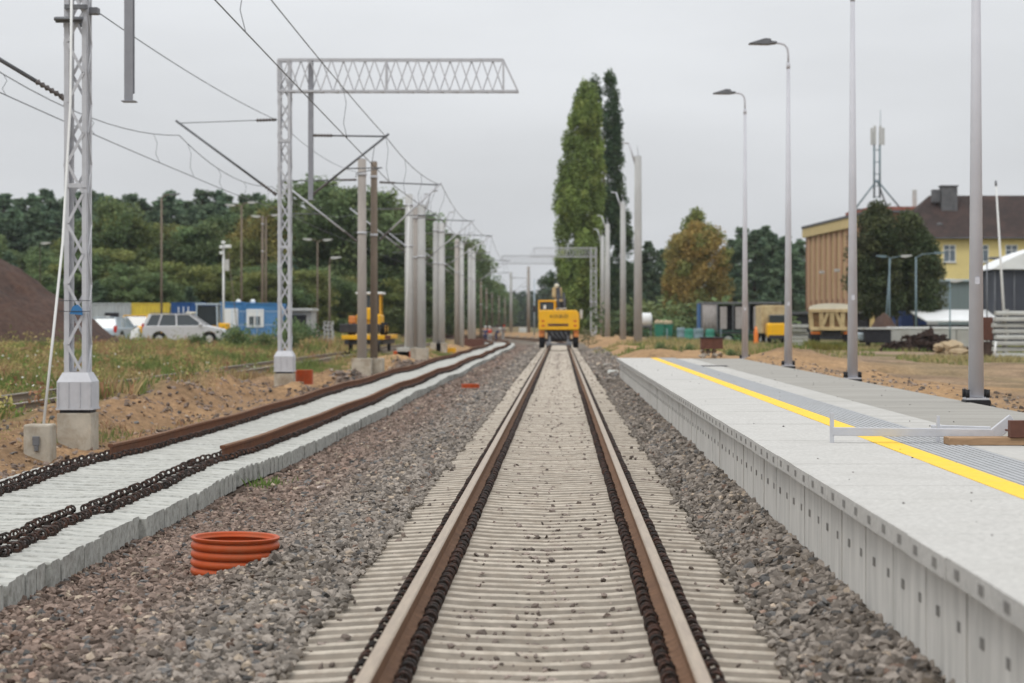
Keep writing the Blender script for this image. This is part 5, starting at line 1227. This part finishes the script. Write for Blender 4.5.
def c_poplar(h, w, seed, spires, n=80, skew=0):
    q = random.Random(seed); out = []
    for (sx, sy, z0, z1, wd) in spires:
        m_ = int(n * (z1 - z0))
        for k in range(m_):
            f = (k + q.random()) / m_; z = z0 + (z1 - z0) * f; env = (math.sin(math.pi * min(.999, .16 + f * .84)) ** .55) * (1 - .25 * f); a = q.uniform(0, 6.28); rr = wd / 2 * env * q.uniform(.2, .95); s = wd * q.uniform(.12, .2) * (.5 + .5 * env)
            out.append((sx + math.cos(a) * rr, sy + math.sin(a) * rr, z * h, s * .9, s * .9, s * q.uniform(1.3, 2.4)))
    return out
PINE = [(.15, .21, .125), (.13, .19, .115), (.14, .195, .115), (.10, .155, .10)]
GREEN = [(.14, .195, .085), (.12, .175, .075), (.165, .21, .09), (.105, .155, .072)]
OLIVE = [(0.188, 0.219, 0.075), (0.163, 0.194, 0.069), (0.213, 0.225, 0.075)]
OCH = [(0.25, 0.213, 0.069), (0.213, 0.194, 0.062), (0.175, 0.175, 0.062)]
AUT = [(.33, .25, .09), (.28, .235, .085), (.37, .26, .09), (.22, .24, .085)]
protos = {}
for k in range(3): protos['pine%d' % k] = tree_proto('pine_tree', c_pine(10, 4.4, 10 + k, 150, .16), 420, .22, PINE, 20 + k, 9.8, .16, 9, '', 'tree', '', 'bark_dark', .3, 1.8)
for k in range(3): protos['green%d' % k] = tree_proto('broadleaf_tree', c_decid(10, 6.4, 30 + k, 74), 300, .27, GREEN, 40 + k, 9, .2, 9, '', 'tree', '', 'bark', .2, 2.6)
for k in range(2): protos['olive%d' % k] = tree_proto('broadleaf_tree', c_decid(10, 6.0, 50 + k, 70), 300, .27, OLIVE, 60 + k, 9, .2, 9, '', 'tree', '', 'bark', .2, 2.6)
for k in range(1): protos['ochre%d' % k] = tree_proto('broadleaf_tree', c_decid(10, 6.0, 70 + k, 70), 300, .27, OCH, 80 + k, 9, .2, 9, '', 'tree', '', 'bark', .2, 2.6)
protos['bush0'] = tree_proto('bush', [(rng.gauss(0, .55), rng.gauss(0, .5), rng.uniform(.2, 1.0), .45, .45, .4) for _ in range(14)], 260, .17, GREEN, 90, 1.0, .05, 4, '', 'bush', '', 'bark', .1, .5)
used = set()
def plant(kind, px, d, ytop, lab, group, wide=1.0, rz=None):
    x = PX(px, d); z = gz(x, d) - .1; H = PZ(ytop, d) - z; base = 1.25 if kind.startswith('bush') else 10.4; s = H / base
    src = protos[kind]; rz = rng.uniform(0, 6.28) if rz is None else rz
    if kind not in used:
        used.add(kind); src.location = (x, d, z); src.rotation_euler = (0, 0, rz); src.scale = (s * wide, s * wide, s); src['label'] = lab; src['group'] = group; return src
    return dup(src, (x, d, z), rz, lab, group, (s * wide, s * wide, s))
# back row of pines, left
G = 'pines of the wood behind the yard'
for k in range(30):
    px = -70 + k * 12.5 + rng.uniform(-4, 4); yt = 191 + rng.uniform(-7, 9) + (4 if px > 250 else 0)
    plant('pine%d' % (k % 3), px, 300 + rng.uniform(-12, 12), yt, 'dark pine in the back row of the wood behind the yard', G, 1.45)
for k in range(22):
    px = -60 + k * 15 + rng.uniform(-5, 5); plant('pine%d' % ((k + 1) % 3), px, 278 + rng.uniform(-6, 6), 208 + rng.uniform(-10, 10), 'dark pine in the back row of the wood behind the yard', G, 1.5)
G = 'broadleaf trees along the front of the wood'
fl = [(-40, 225, 'green0'), (-15, 232, 'green1'), (22, 252, 'green2'), (50, 246, 'green0'), (78, 232, 'olive0'), (104, 198, 'green1'), (122, 210, 'olive1'), (143, 224, 'green2'), (166, 221, 'olive0'), (188, 226, 'green0'), (208, 222, 'green1'), (228, 214, 'green2'), (246, 198, 'green0'), (262, 212, 'ochre0'), (284, 202, 'ochre0'), (302, 214, 'olive1'), (252, 236, 'olive0'), (310, 228, 'ochre0'), (272, 240, 'olive1')]
lb = {'green': 'mid green broadleaf tree at the front of the wood behind the yard', 'olive': 'olive green broadleaf tree at the front of the wood behind the yard', 'ochre': 'yellowing broadleaf tree at the front of the wood beside the second tower'}
for px, yt, kd in fl: plant(kd, px, 238 + rng.uniform(-14, 14), yt, lb[kd[:5]], G, 1.15)
for px, yt, kd in [(322, 176, 'green1'), (343, 181, 'green0'), (360, 190, 'green2'), (378, 188, 'green1'), (392, 200, 'green0'), (335, 206, 'green2'), (368, 214, 'green0'), (400, 214, 'green1')]: plant(kd, px, 225 + rng.uniform(-10, 15), yt, 'tall dense green tree behind the nearest pair of masts', 'tall green trees behind the masts', 1.3)
# receding edge of the wood
for px, yt, d in [(398, 204, 260), (408, 212, 275), (420, 217, 290), (430, 224, 310), (440, 231, 335), (449, 237, 365), (457, 246, 395), (465, 258, 430), (473, 267, 470), (481, 275, 520), (489, 281, 580), (497, 288, 650), (503, 291, 720)]:
    plant(['green0', 'green1', 'pine1', 'green2'][int(px) % 4], px, d, yt, 'green tree in the far edge of the wood beside the row of masts', 'trees receding beside the masts', 1.5)
    plant(['pine0', 'pine2'][int(px) % 2], px - 8, d + 30, yt + 3, 'dark pine in the far edge of the wood beside the row of masts', 'pines receding beside the masts', 1.5)
# undergrowth closing the foot of the wood
for k in range(34):
    px = -40 + k * 15.5 + rng.uniform(-4, 4); d = 205 if px < 400 else 205 + (px - 400) * 2.2
    plant(('green0', 'olive1', 'green2', 'pine1', 'olive0', 'green1')[k % 6], px, d + rng.uniform(-12, 12), 268 + rng.uniform(-22, 18) + max(0, (px - 380) * .25), 'low young tree at the foot of the wood behind the site containers', 'young trees at the foot of the wood', 1.7)
# trees right of the track
for px, yt, d in [(648, 238, 255), (662, 246, 262), (636, 262, 270), (742, 224, 262), (756, 226, 255), (771, 229, 262), (786, 232, 258), (800, 236, 262), (815, 236, 268), (732, 236, 272), (724, 246, 270), (693, 240, 275), (765, 222, 275), (640, 250, 280), (612, 262, 290), (625, 258, 285), (830, 240, 285)]:
    plant('pine%d' % (int(px) % 3), px, d, yt, 'dark pine in the wood behind the trailer right of the track', 'pines right of the track', 1.5)
for px, yt, d in [(650, 290, 235), (668, 286, 240), (690, 300, 235), (735, 285, 240), (752, 290, 238), (770, 288, 240), (790, 292, 240), (612, 295, 250), (632, 292, 245)]:
    plant('pine%d' % (int(px) % 3), px, d, yt, 'low dark young pine filling the wood right of the track', 'young pines right of the track', 1.9)
for px, yt, d, w in [(728, 301, 180, 1.8), (640, 300, 190, 1.2), (743, 318, 160, 2), (660, 318, 175, 1.5), (690, 318, 180, 1.6), (715, 316, 178, 1.6)]:
    plant('bush0', px, d, yt, 'green bush behind the trailer right of the track', 'bushes behind the trailer', w)
def special(name, clumps, per, size, cols, seed, h, r0, br, lab, px, d, bark='bark', z0=.25, spread=2.5, cat='tree'):
    t = tree_proto(name, clumps, per, size, cols, seed, h, r0, br, lab, cat, None, bark, z0, spread); x = PX(px, d); t.location = (x, d, gz(x, d) - .1); 
    if 'group' in t: del t['group']
    return t
def c_env(rows, d, n, cr, seed, xc, depth=.9, vert=1.0):
    """rows: (y_px, left_px, right_px) outline read at distance d; gives clumps round x = xc"""
    q = random.Random(seed); out = []; ys_ = [r_[0] for r_ in rows]; k = d / F
    A = [max(.3, (r_[2] - r_[1])) for r_ in rows]
    while len(out) < n:
        y = q.uniform(ys_[0], ys_[-1]); l = float(np.interp(y, ys_, [r_[1] for r_ in rows])); r_ = float(np.interp(y, ys_, [r_[2] for r_ in rows]))
        if q.random() > (r_ - l) / max(A) + .08: continue
        mid = (l + r_) / 2; hw = (r_ - l) / 2 * k; s = min(cr, max(.18, hw * .8)) * q.uniform(.65, 1.25); a = q.uniform(0, 6.28); rad = max(0, hw - s * .7) * math.sqrt(q.random())
        out.append(((mid - xc) * k + math.cos(a) * rad, math.sin(a) * rad * depth, PZ(y, d), s, s, s * vert * q.uniform(.7, 1.2)))
    return out
def spec_env(name, rows, d, n, cr, px, cols, seed, lab, leaf=.26, per=330, bark='bark', vert=1.0):
    cl = c_env(rows, d, n, cr, seed, px, vert=vert); z0 = gz(PX(px, d), d) - .1; cl = [(c[0], c[1], c[2] - z0) + c[3:] for c in cl]
    top = PZ(rows[0][0], d) - z0
    return special(name, cl, per, leaf, cols, seed + 1, top * .9, .2, 9, lab, px, d, bark, spread=top * .14)
spec_env('autumn_tree', [(228, 690, 706), (236, 670, 726), (250, 660, 733), (275, 657, 735), (310, 662, 735), (326, 668, 730)], 215, 170, .8, 698, AUT, 101, 'rust coloured broad autumn tree behind the tarpaulin trailer')
spec_env('broadleaf_tree', [(210, 692, 699), (218, 684, 708), (232, 678, 712), (250, 676, 712), (280, 680, 708)], 222, 46, .7, 695, OLIVE, 105, 'pale green tree top rising above the autumn tree')
spec_env('broadleaf_tree', [(227, 673, 678), (236, 668, 683), (255, 664, 686), (300, 664, 686)], 224, 34, .6, 675, OLIVE, 107, 'narrow green tree left of the autumn tree')
DK = [(.085, .115, .055), (.07, .10, .048), (.11, .13, .06), (.09, .105, .055)]
spec_env('broadleaf_tree', [(207, 870, 882), (214, 860, 895), (232, 850, 904), (258, 844, 908), (290, 842, 910), (312, 846, 908)], 152, 190, .6, 877, DK, 111, 'big dark round tree left of the yellow house, the taller of two', .2, 420)
spec_env('broadleaf_tree', [(216, 902, 916), (225, 894, 928), (243, 890, 938), (264, 888, 946), (288, 888, 951), (310, 892, 947)], 153, 180, .6, 916, DK, 113, 'big dark round tree left of the yellow house, the one nearer it', .2, 420)
PG = [(.25, .32, .095), (.21, .28, .085), (.28, .33, .10), (.18, .24, .075)]; PD = [(.075, .115, .06), (.06, .10, .05), (.09, .125, .06)]
spec_env('poplar_tree', [(86, 582, 590), (96, 573, 598), (115, 568, 603), (140, 563, 604), (165, 558, 605), (188, 553, 606), (250, 553, 607), (290, 556, 606), (325, 558, 604), (342, 566, 600)], 225, 600, .5, 583, PG, 121, 'tall light green poplar rising above the excavator', .27, 300, vert=1.9)
cl = []
for rows, n in (([(73, 594, 597), (82, 588, 602), (110, 585, 603), (180, 586, 605), (230, 588, 606)], 80), ([(73, 605, 608), (83, 599, 618), (120, 600, 624), (180, 600, 625), (230, 600, 620)], 105), ([(100, 615, 618), (115, 612, 622), (150, 612, 622), (172, 610, 620)], 22), ([(172, 616, 620), (190, 610, 627), (240, 604, 635), (320, 602, 636), (342, 604, 630)], 130), ([(200, 590, 612), (340, 590, 612)], 60), ([(92, 576, 579), (110, 572, 582), (130, 572, 582)], 8)):
    cl += c_env(rows, 243, n, .5, 133 + n, 604, vert=1.8)
cl = [(c[0], c[1], c[2] + .1) + c[3:] for c in cl]
special('poplar_tree', cl, 300, .27, PD, 132, 25, .35, 8, 'dark poplar with several tops behind the light green one', 604, 243, spread=1.4)
x = PX(547, 250)
special('pine_tree', c_pine(7.0, 3.4, 141, 40, .05), 330, .25, PINE, 142, 6.5, .15, 6, 'small dark conifer seen between the excavator boom and the gap', 548, 300, 'bark_dark')
special('broadleaf_tree', [(rng.gauss(0, .5), rng.gauss(0, .4), 6.6 + rng.gauss(0, .5), .4, .4, .35) for _ in range(12)], 260, .24, PD, 144, 6.6, .1, 3, 'slender sapling with a dark tuft left of the light green poplar', 551, 224, spread=.8)
x = PX(591, 150); special('bush', [(rng.gauss(0, .35), rng.gauss(0, .4), rng.uniform(.2, 1.1), .35, .35, .35) for _ in range(12)], 200, .12, [(.22, .20, .12), (.17, .17, .09)], 151, 1, .04, 3, 'dusty grey green bush beside the rear of the excavator', 588, 150, cat='bush', spread=.4)
# far wood as one mass
allV = []; allT = []; r = np.random.default_rng(5)
cl = []
for k in range(330):
    px = r.uniform(440, 640); d = r.uniform(780, 1250) if px < 560 else r.uniform(600, 900); x = PX(px, d); H = (PZ(296 if px < 540 else 284, 900) + r.uniform(-3, 1.2)) * (1 if px > 505 else 1.15)
    for j in range(5): z = H * (.15 + .2 * j); w = 3.2 * (1.15 - j * .17); cl.append((x + r.normal() * .5, d, z, w, w, w * .8))
V, Fq, T = leaves(cl, 14, 1.3, [(.035, .06, .035), (.05, .075, .035), (.045, .065, .03)], 9)
tag(np_obj('far_wood', np_mesh('far_wood', V, Fq, T), 'far_leaf'), 'bluish far wood closing the view where the tracks vanish', 'wood', kind='stuff')

# ------------------------------------------------------------------ grass and weeds
def blades(name, pts, hs, cols, lab, nb=7, w=.022):
    n = len(pts); r = nr; P = np.repeat(pts, nb, 0) + np.concatenate([r.normal(size=(n * nb, 2)) * .12, np.zeros((n * nb, 1))], 1); H = np.repeat(hs, nb) * r.uniform(.5, 1.15, n * nb)
    a = r.uniform(0, 6.28, n * nb); dx = np.stack([np.cos(a), np.sin(a), 0 * a], 1); ln = np.stack([r.normal(size=n * nb), r.normal(size=n * nb), 0 * a], 1) * (H * .25)[:, None]
    W = (w * r.uniform(.6, 1.5, n * nb))[:, None]; up = np.stack([0 * a, 0 * a, H], 1)
    q = np.stack([P - dx * W, P + dx * W, P + up * .6 + ln * .4 + dx * W * .7, P + up + ln], 1)
    T = np.repeat(np.repeat(cols, nb, 0) * r.uniform(.75, 1.3, (n * nb, 1)), 4, 0)
    tag(np_obj(name, np_mesh(name, q.reshape(-1, 3), np.arange(n * nb * 4).reshape(-1, 4), np.clip(T, 0, 1)), 'blade'), lab, 'grass', kind='stuff')
def field(n, x0, x1, y0, y1, hmin, hmax, pal, cond=None, power=1.0):
    P = []; Hh = []; C = []
    tries = 0
    while len(P) < n and tries < n * 12:
        tries += 1
        y = y0 + (y1 - y0) * rng.random() ** power; x = rng.uniform(x0, x1) if not callable(x0) else rng.uniform(x0(y), x1(y))
        v = noise.noise(Vector((x * .18, y * .09, 4))); v2 = noise.noise(Vector((x * .5, y * .3, 14)))
        if cond and not cond(x, y, v): continue
        k = min(len(pal) - 1, max(0, int((v + v2 * .8 + .5 + rng.gauss(0, .12)) * len(pal))))
        kk_ = .45 if -12.6 < x < -9.7 and y < 112 else 1
        P.append((x, y, gz(x, y) - .03)); Hh.append(kk_ * (hmin + (hmax - hmin) * max(0, min(1, .5 + v2 * 1.3 + rng.uniform(-.2, .2))))); C.append(np.array(pal[k]) * rng.uniform(.85, 1.15))
    return np.array(P), np.array(Hh), np.array(C)
palL = [(.30, .21, .12), (.42, .33, .16), (.30, .27, .10), (.20, .23, .08), (.40, .30, .14), (.33, .19, .11), (.44, .34, .18), (.17, .21, .07)]
P, Hh, C = field(14000, lambda y: -10.3 - max(0, (y - 30)) * .22 - 2.5, lambda y: -9.15 - max(0, 45 - y) * .03, 26, 112, .10, .46, palL, lambda x, y, v: not (-12.1 < x < -10.2 and rng.random() < .45 and y < 90), .8)
blades('grass', P, Hh, C, 'tall dry grass and weeds between the left towers and the parked cars', 10, .013)
P, Hh, C = field(2600, lambda y: -9.3, lambda y: -6.9, 26, 140, .04, .2, palL, lambda x, y, v: v > .12, .8)
blades('grass', P, Hh, C, 'sparse grass tufts on the sandy strip beside the left track', 8, .008)
P, Hh, C = field(4500, lambda y: -y * .27, lambda y: -12, 112, 200, .2, .7, palL)
blades('grass', P, Hh, C, 'rough grass in the far part of the yard', 7, .05)
palR = [(.18, .24, .07), (.24, .26, .09), (.15, .20, .06), (.34, .29, .14)]
P, Hh, C = field(5200, lambda y: 6.2, lambda y: 34, 72, 150, .08, .34, palR, lambda x, y, v: (v + (y - 100) / 120 > .05) and not (9 < x < 20 and abs(y - 104) < 6), 1)
blades('grass', P, Hh, C, 'patchy green grass in the yard right of the platform', 7, .03)
P, Hh, C = field(700, lambda y: 1.9, lambda y: 9, 66, 120, .1, .4, palR, lambda x, y, v: v > .1)
blades('grass', P, Hh, C, 'green grass on the sand past the platform end', 8, .025)
P, Hh, C = field(900, lambda y: PX(808, y), lambda y: PX(845, y), 112, 120, .25, .6, [(.2, .18, .05), (.14, .16, .05), (.25, .2, .07)])
blades('grass', P, Hh, C, 'yellow green weeds growing before the dump truck', 8, .03)
P = np.array([(PX(262 + 5 * rng.random(), 25), 25 + rng.random() * .6, 0) for _ in range(9)]); P[:, 2] = [gz(a[0], a[1]) for a in P]
blades('grass', P, np.full(9, .14), np.tile(np.array([(.13, .2, .05)]), (9, 1)), 'small green weed tuft at the end of the left sleepers', 9, .008)
# broad leaved weeds between the grass
cl = []
for _ in range(620):
    y = 30 + 82 * rng.random() ** .9; x = rng.uniform(-10.2 - max(0, y - 30) * .22 - 2.5, -9.2)
    if -12.3 < x < -10.1 and rng.random() < .75: continue
    hgt = rng.uniform(.12, .38) * (1 if rng.random() < .85 else 1.7); cl.append((x, y, gz(x, y) + hgt * .6, rng.uniform(.15, .4), rng.uniform(.15, .4), hgt))
V, Fq, T = leaves(cl, 420, .085, [(.20, .26, .08), (.28, .28, .10), (.15, .21, .06), (.34, .27, .13), (.30, .17, .10), (.38, .33, .13), (.24, .26, .09)], 77, .1)
tag(np_obj('weeds', np_mesh('weeds', V, Fq, T), 'blade'), 'leafy green, yellow and rusty weeds among the grass left of the towers', 'weeds', kind='stuff')
# meadow shrubs
for px, yt, d in [(291, 318, 128), (285, 330, 112), (238, 326, 108), (262, 332, 110), (200, 334, 106), (300, 322, 132)]:
    plant('bush0', px, d, yt, 'small leafy bush in the weeds before the blue cabins', 'small bushes in the weeds', .8)
for px, yt, d in [(687, 344, 76), (732, 349, 72), (662, 342, 85), (742, 345, 80)]:
    plant('bush0', px, d, yt, 'small green shrub on the sand past the platform end', 'small shrubs past the platform end', .8)
# white flower heads
P = []; S = []; C = []
for _ in range(140): y = rng.uniform(34, 70); x = -9.6 - rng.random() * (y * .2); P.append((x, y, gz(x, y) + rng.uniform(.3, .55))); S.append(rng.uniform(.015, .035)); C.append((.7, .7, .62))
tag(stones('flower_heads', np.array(P), np.array(S), np.array(C)), 'small white flower heads scattered in the left weeds', 'flowers', kind='stuff')
# rubble on the sandy strip
P = []; S = []; C = []
for _ in range(900): y = rng.uniform(26, 75); x = rng.uniform(-9.4, -6.6); s = rng.uniform(.015, .05) * (1 if rng.random() < .9 else 1.8); P.append((x, y, gz(x, y))); S.append(s); C.append(np.array((.34, .23, .145)) * rng.uniform(.6, 1.3))
tag(stones('rubble', np.array(P), np.array(S), np.array(C)), 'clods and stones scattered on the sandy strip beside the left track', 'rubble', kind='stuff')

# ------------------------------------------------------------------ haze
hz = MB().box(-1650, 1650, -320, 2350, -3, 40).build('haze', 'white_paint'); hz.data.materials.clear()
hm = bpy.data.materials.new('haze'); hm.use_nodes = True; tt = hm.node_tree; tt.nodes.clear(); oo = tt.nodes.new('ShaderNodeOutputMaterial'); pv = tt.nodes.new('ShaderNodeVolumePrincipled')
pv.inputs['Color'].default_value = (.86, .91, 1, 1); pv.inputs['Density'].default_value = HAZE; pv.inputs['Anisotropy'].default_value = .2; tt.links.new(pv.outputs[0], oo.inputs['Volume'])
hz.data.materials.append(hm); tag(hz, 'thin pale haze lying over the whole railway', 'haze', kind='stuff')

# ------------------------------------------------------------------ sky, sun, camera
w = bpy.data.worlds.new('World'); SC.world = w; w.use_nodes = True; t = w.node_tree; t.nodes.clear()
out = t.nodes.new('ShaderNodeOutputWorld'); bg = t.nodes.new('ShaderNodeBackground'); t.links.new(bg.outputs[0], out.inputs[0]); bg.inputs[1].default_value = .1
SUN_EL, SUN_AZ = R(52), R(215)   # azimuth clockwise from +Y
sk = t.nodes.new('ShaderNodeTexSky'); sk.sky_type = 'NISHITA'; sk.sun_disc = False; sk.sun_elevation = SUN_EL; sk.sun_rotation = SUN_AZ; sk.air_density = 1.5; sk.dust_density = 4
tc = t.nodes.new('ShaderNodeTexCoord'); sp = t.nodes.new('ShaderNodeSeparateXYZ'); t.links.new(tc.outputs['Generated'], sp.inputs[0])
mr = t.nodes.new('ShaderNodeMapRange'); t.links.new(sp.outputs['Z'], mr.inputs[0]); mr.inputs[1].default_value = 0; mr.inputs[2].default_value = 1; mr.inputs[3].default_value = 1.0; mr.inputs[4].default_value = 2.7
mp = t.nodes.new('ShaderNodeMapping'); mp.inputs['Scale'].default_value = (1, 1, 4); t.links.new(tc.outputs['Generated'], mp.inputs[0])
nz = t.nodes.new('ShaderNodeTexNoise'); nz.inputs['Scale'].default_value = 3.2; nz.inputs['Detail'].default_value = 5; t.links.new(mp.outputs[0], nz.inputs['Vector'])
mn = t.nodes.new('ShaderNodeMapRange'); t.links.new(nz.outputs[0], mn.inputs[0]); mn.inputs[1].default_value = .3; mn.inputs[2].default_value = .7; mn.inputs[3].default_value = .90; mn.inputs[4].default_value = 1.09
ml = t.nodes.new('ShaderNodeMath'); ml.operation = 'MULTIPLY'; t.links.new(mr.outputs[0], ml.inputs[0]); t.links.new(mn.outputs[0], ml.inputs[1])
vm = t.nodes.new('ShaderNodeVectorMath'); vm.operation = 'SCALE'; vm.inputs[0].default_value = (6.42, 6.6, 6.84); t.links.new(ml.outputs[0], vm.inputs[3])
hs = t.nodes.new('ShaderNodeHueSaturation'); hs.inputs['Saturation'].default_value = .3; hs.inputs['Value'].default_value = 1.0; t.links.new(sk.outputs[0], hs.inputs['Color'])
mx = t.nodes.new('ShaderNodeMix'); mx.data_type = 'RGBA'; mx.inputs[0].default_value = .9; t.links.new(hs.outputs[0], mx.inputs[6]); t.links.new(vm.outputs[0], mx.inputs[7]); t.links.new(mx.outputs[2], bg.inputs[0])
ld = bpy.data.lights.new('sun', 'SUN'); ld.energy = .8; ld.angle = R(14); ld.color = (1, .97, .92); lo = bpy.data.objects.new('sun', ld); COL.objects.link(lo)
d = Vector((math.sin(SUN_AZ) * math.cos(SUN_EL), math.cos(SUN_AZ) * math.cos(SUN_EL), math.sin(SUN_EL))); lo.rotation_euler = d.to_track_quat('Z', 'Y').to_euler()
cd = bpy.data.cameras.new('camera'); co = bpy.data.objects.new('camera', cd); COL.objects.link(co); SC.camera = co
co.location = (0, 0, EYE); co.rotation_euler = (R(90), 0, 0); cd.sensor_width = 36; cd.lens = F * 36 / 1024; cd.shift_x = -(VX - 512) / 1024; cd.shift_y = -(341.5 - VY) / 1024
cd.clip_start = .1; cd.clip_end = 6000; cd.dof.use_dof = True; cd.dof.focus_distance = 19; cd.dof.aperture_fstop = 2.6
SC.view_settings.view_transform = 'Standard'; SC.view_settings.look = 'None'; SC.view_settings.exposure = 0; SC.view_settings.gamma = 1
SC.cycles.volume_bounces = 1; SC.cycles.max_bounces = 6; SC.cycles.diffuse_bounces = 3
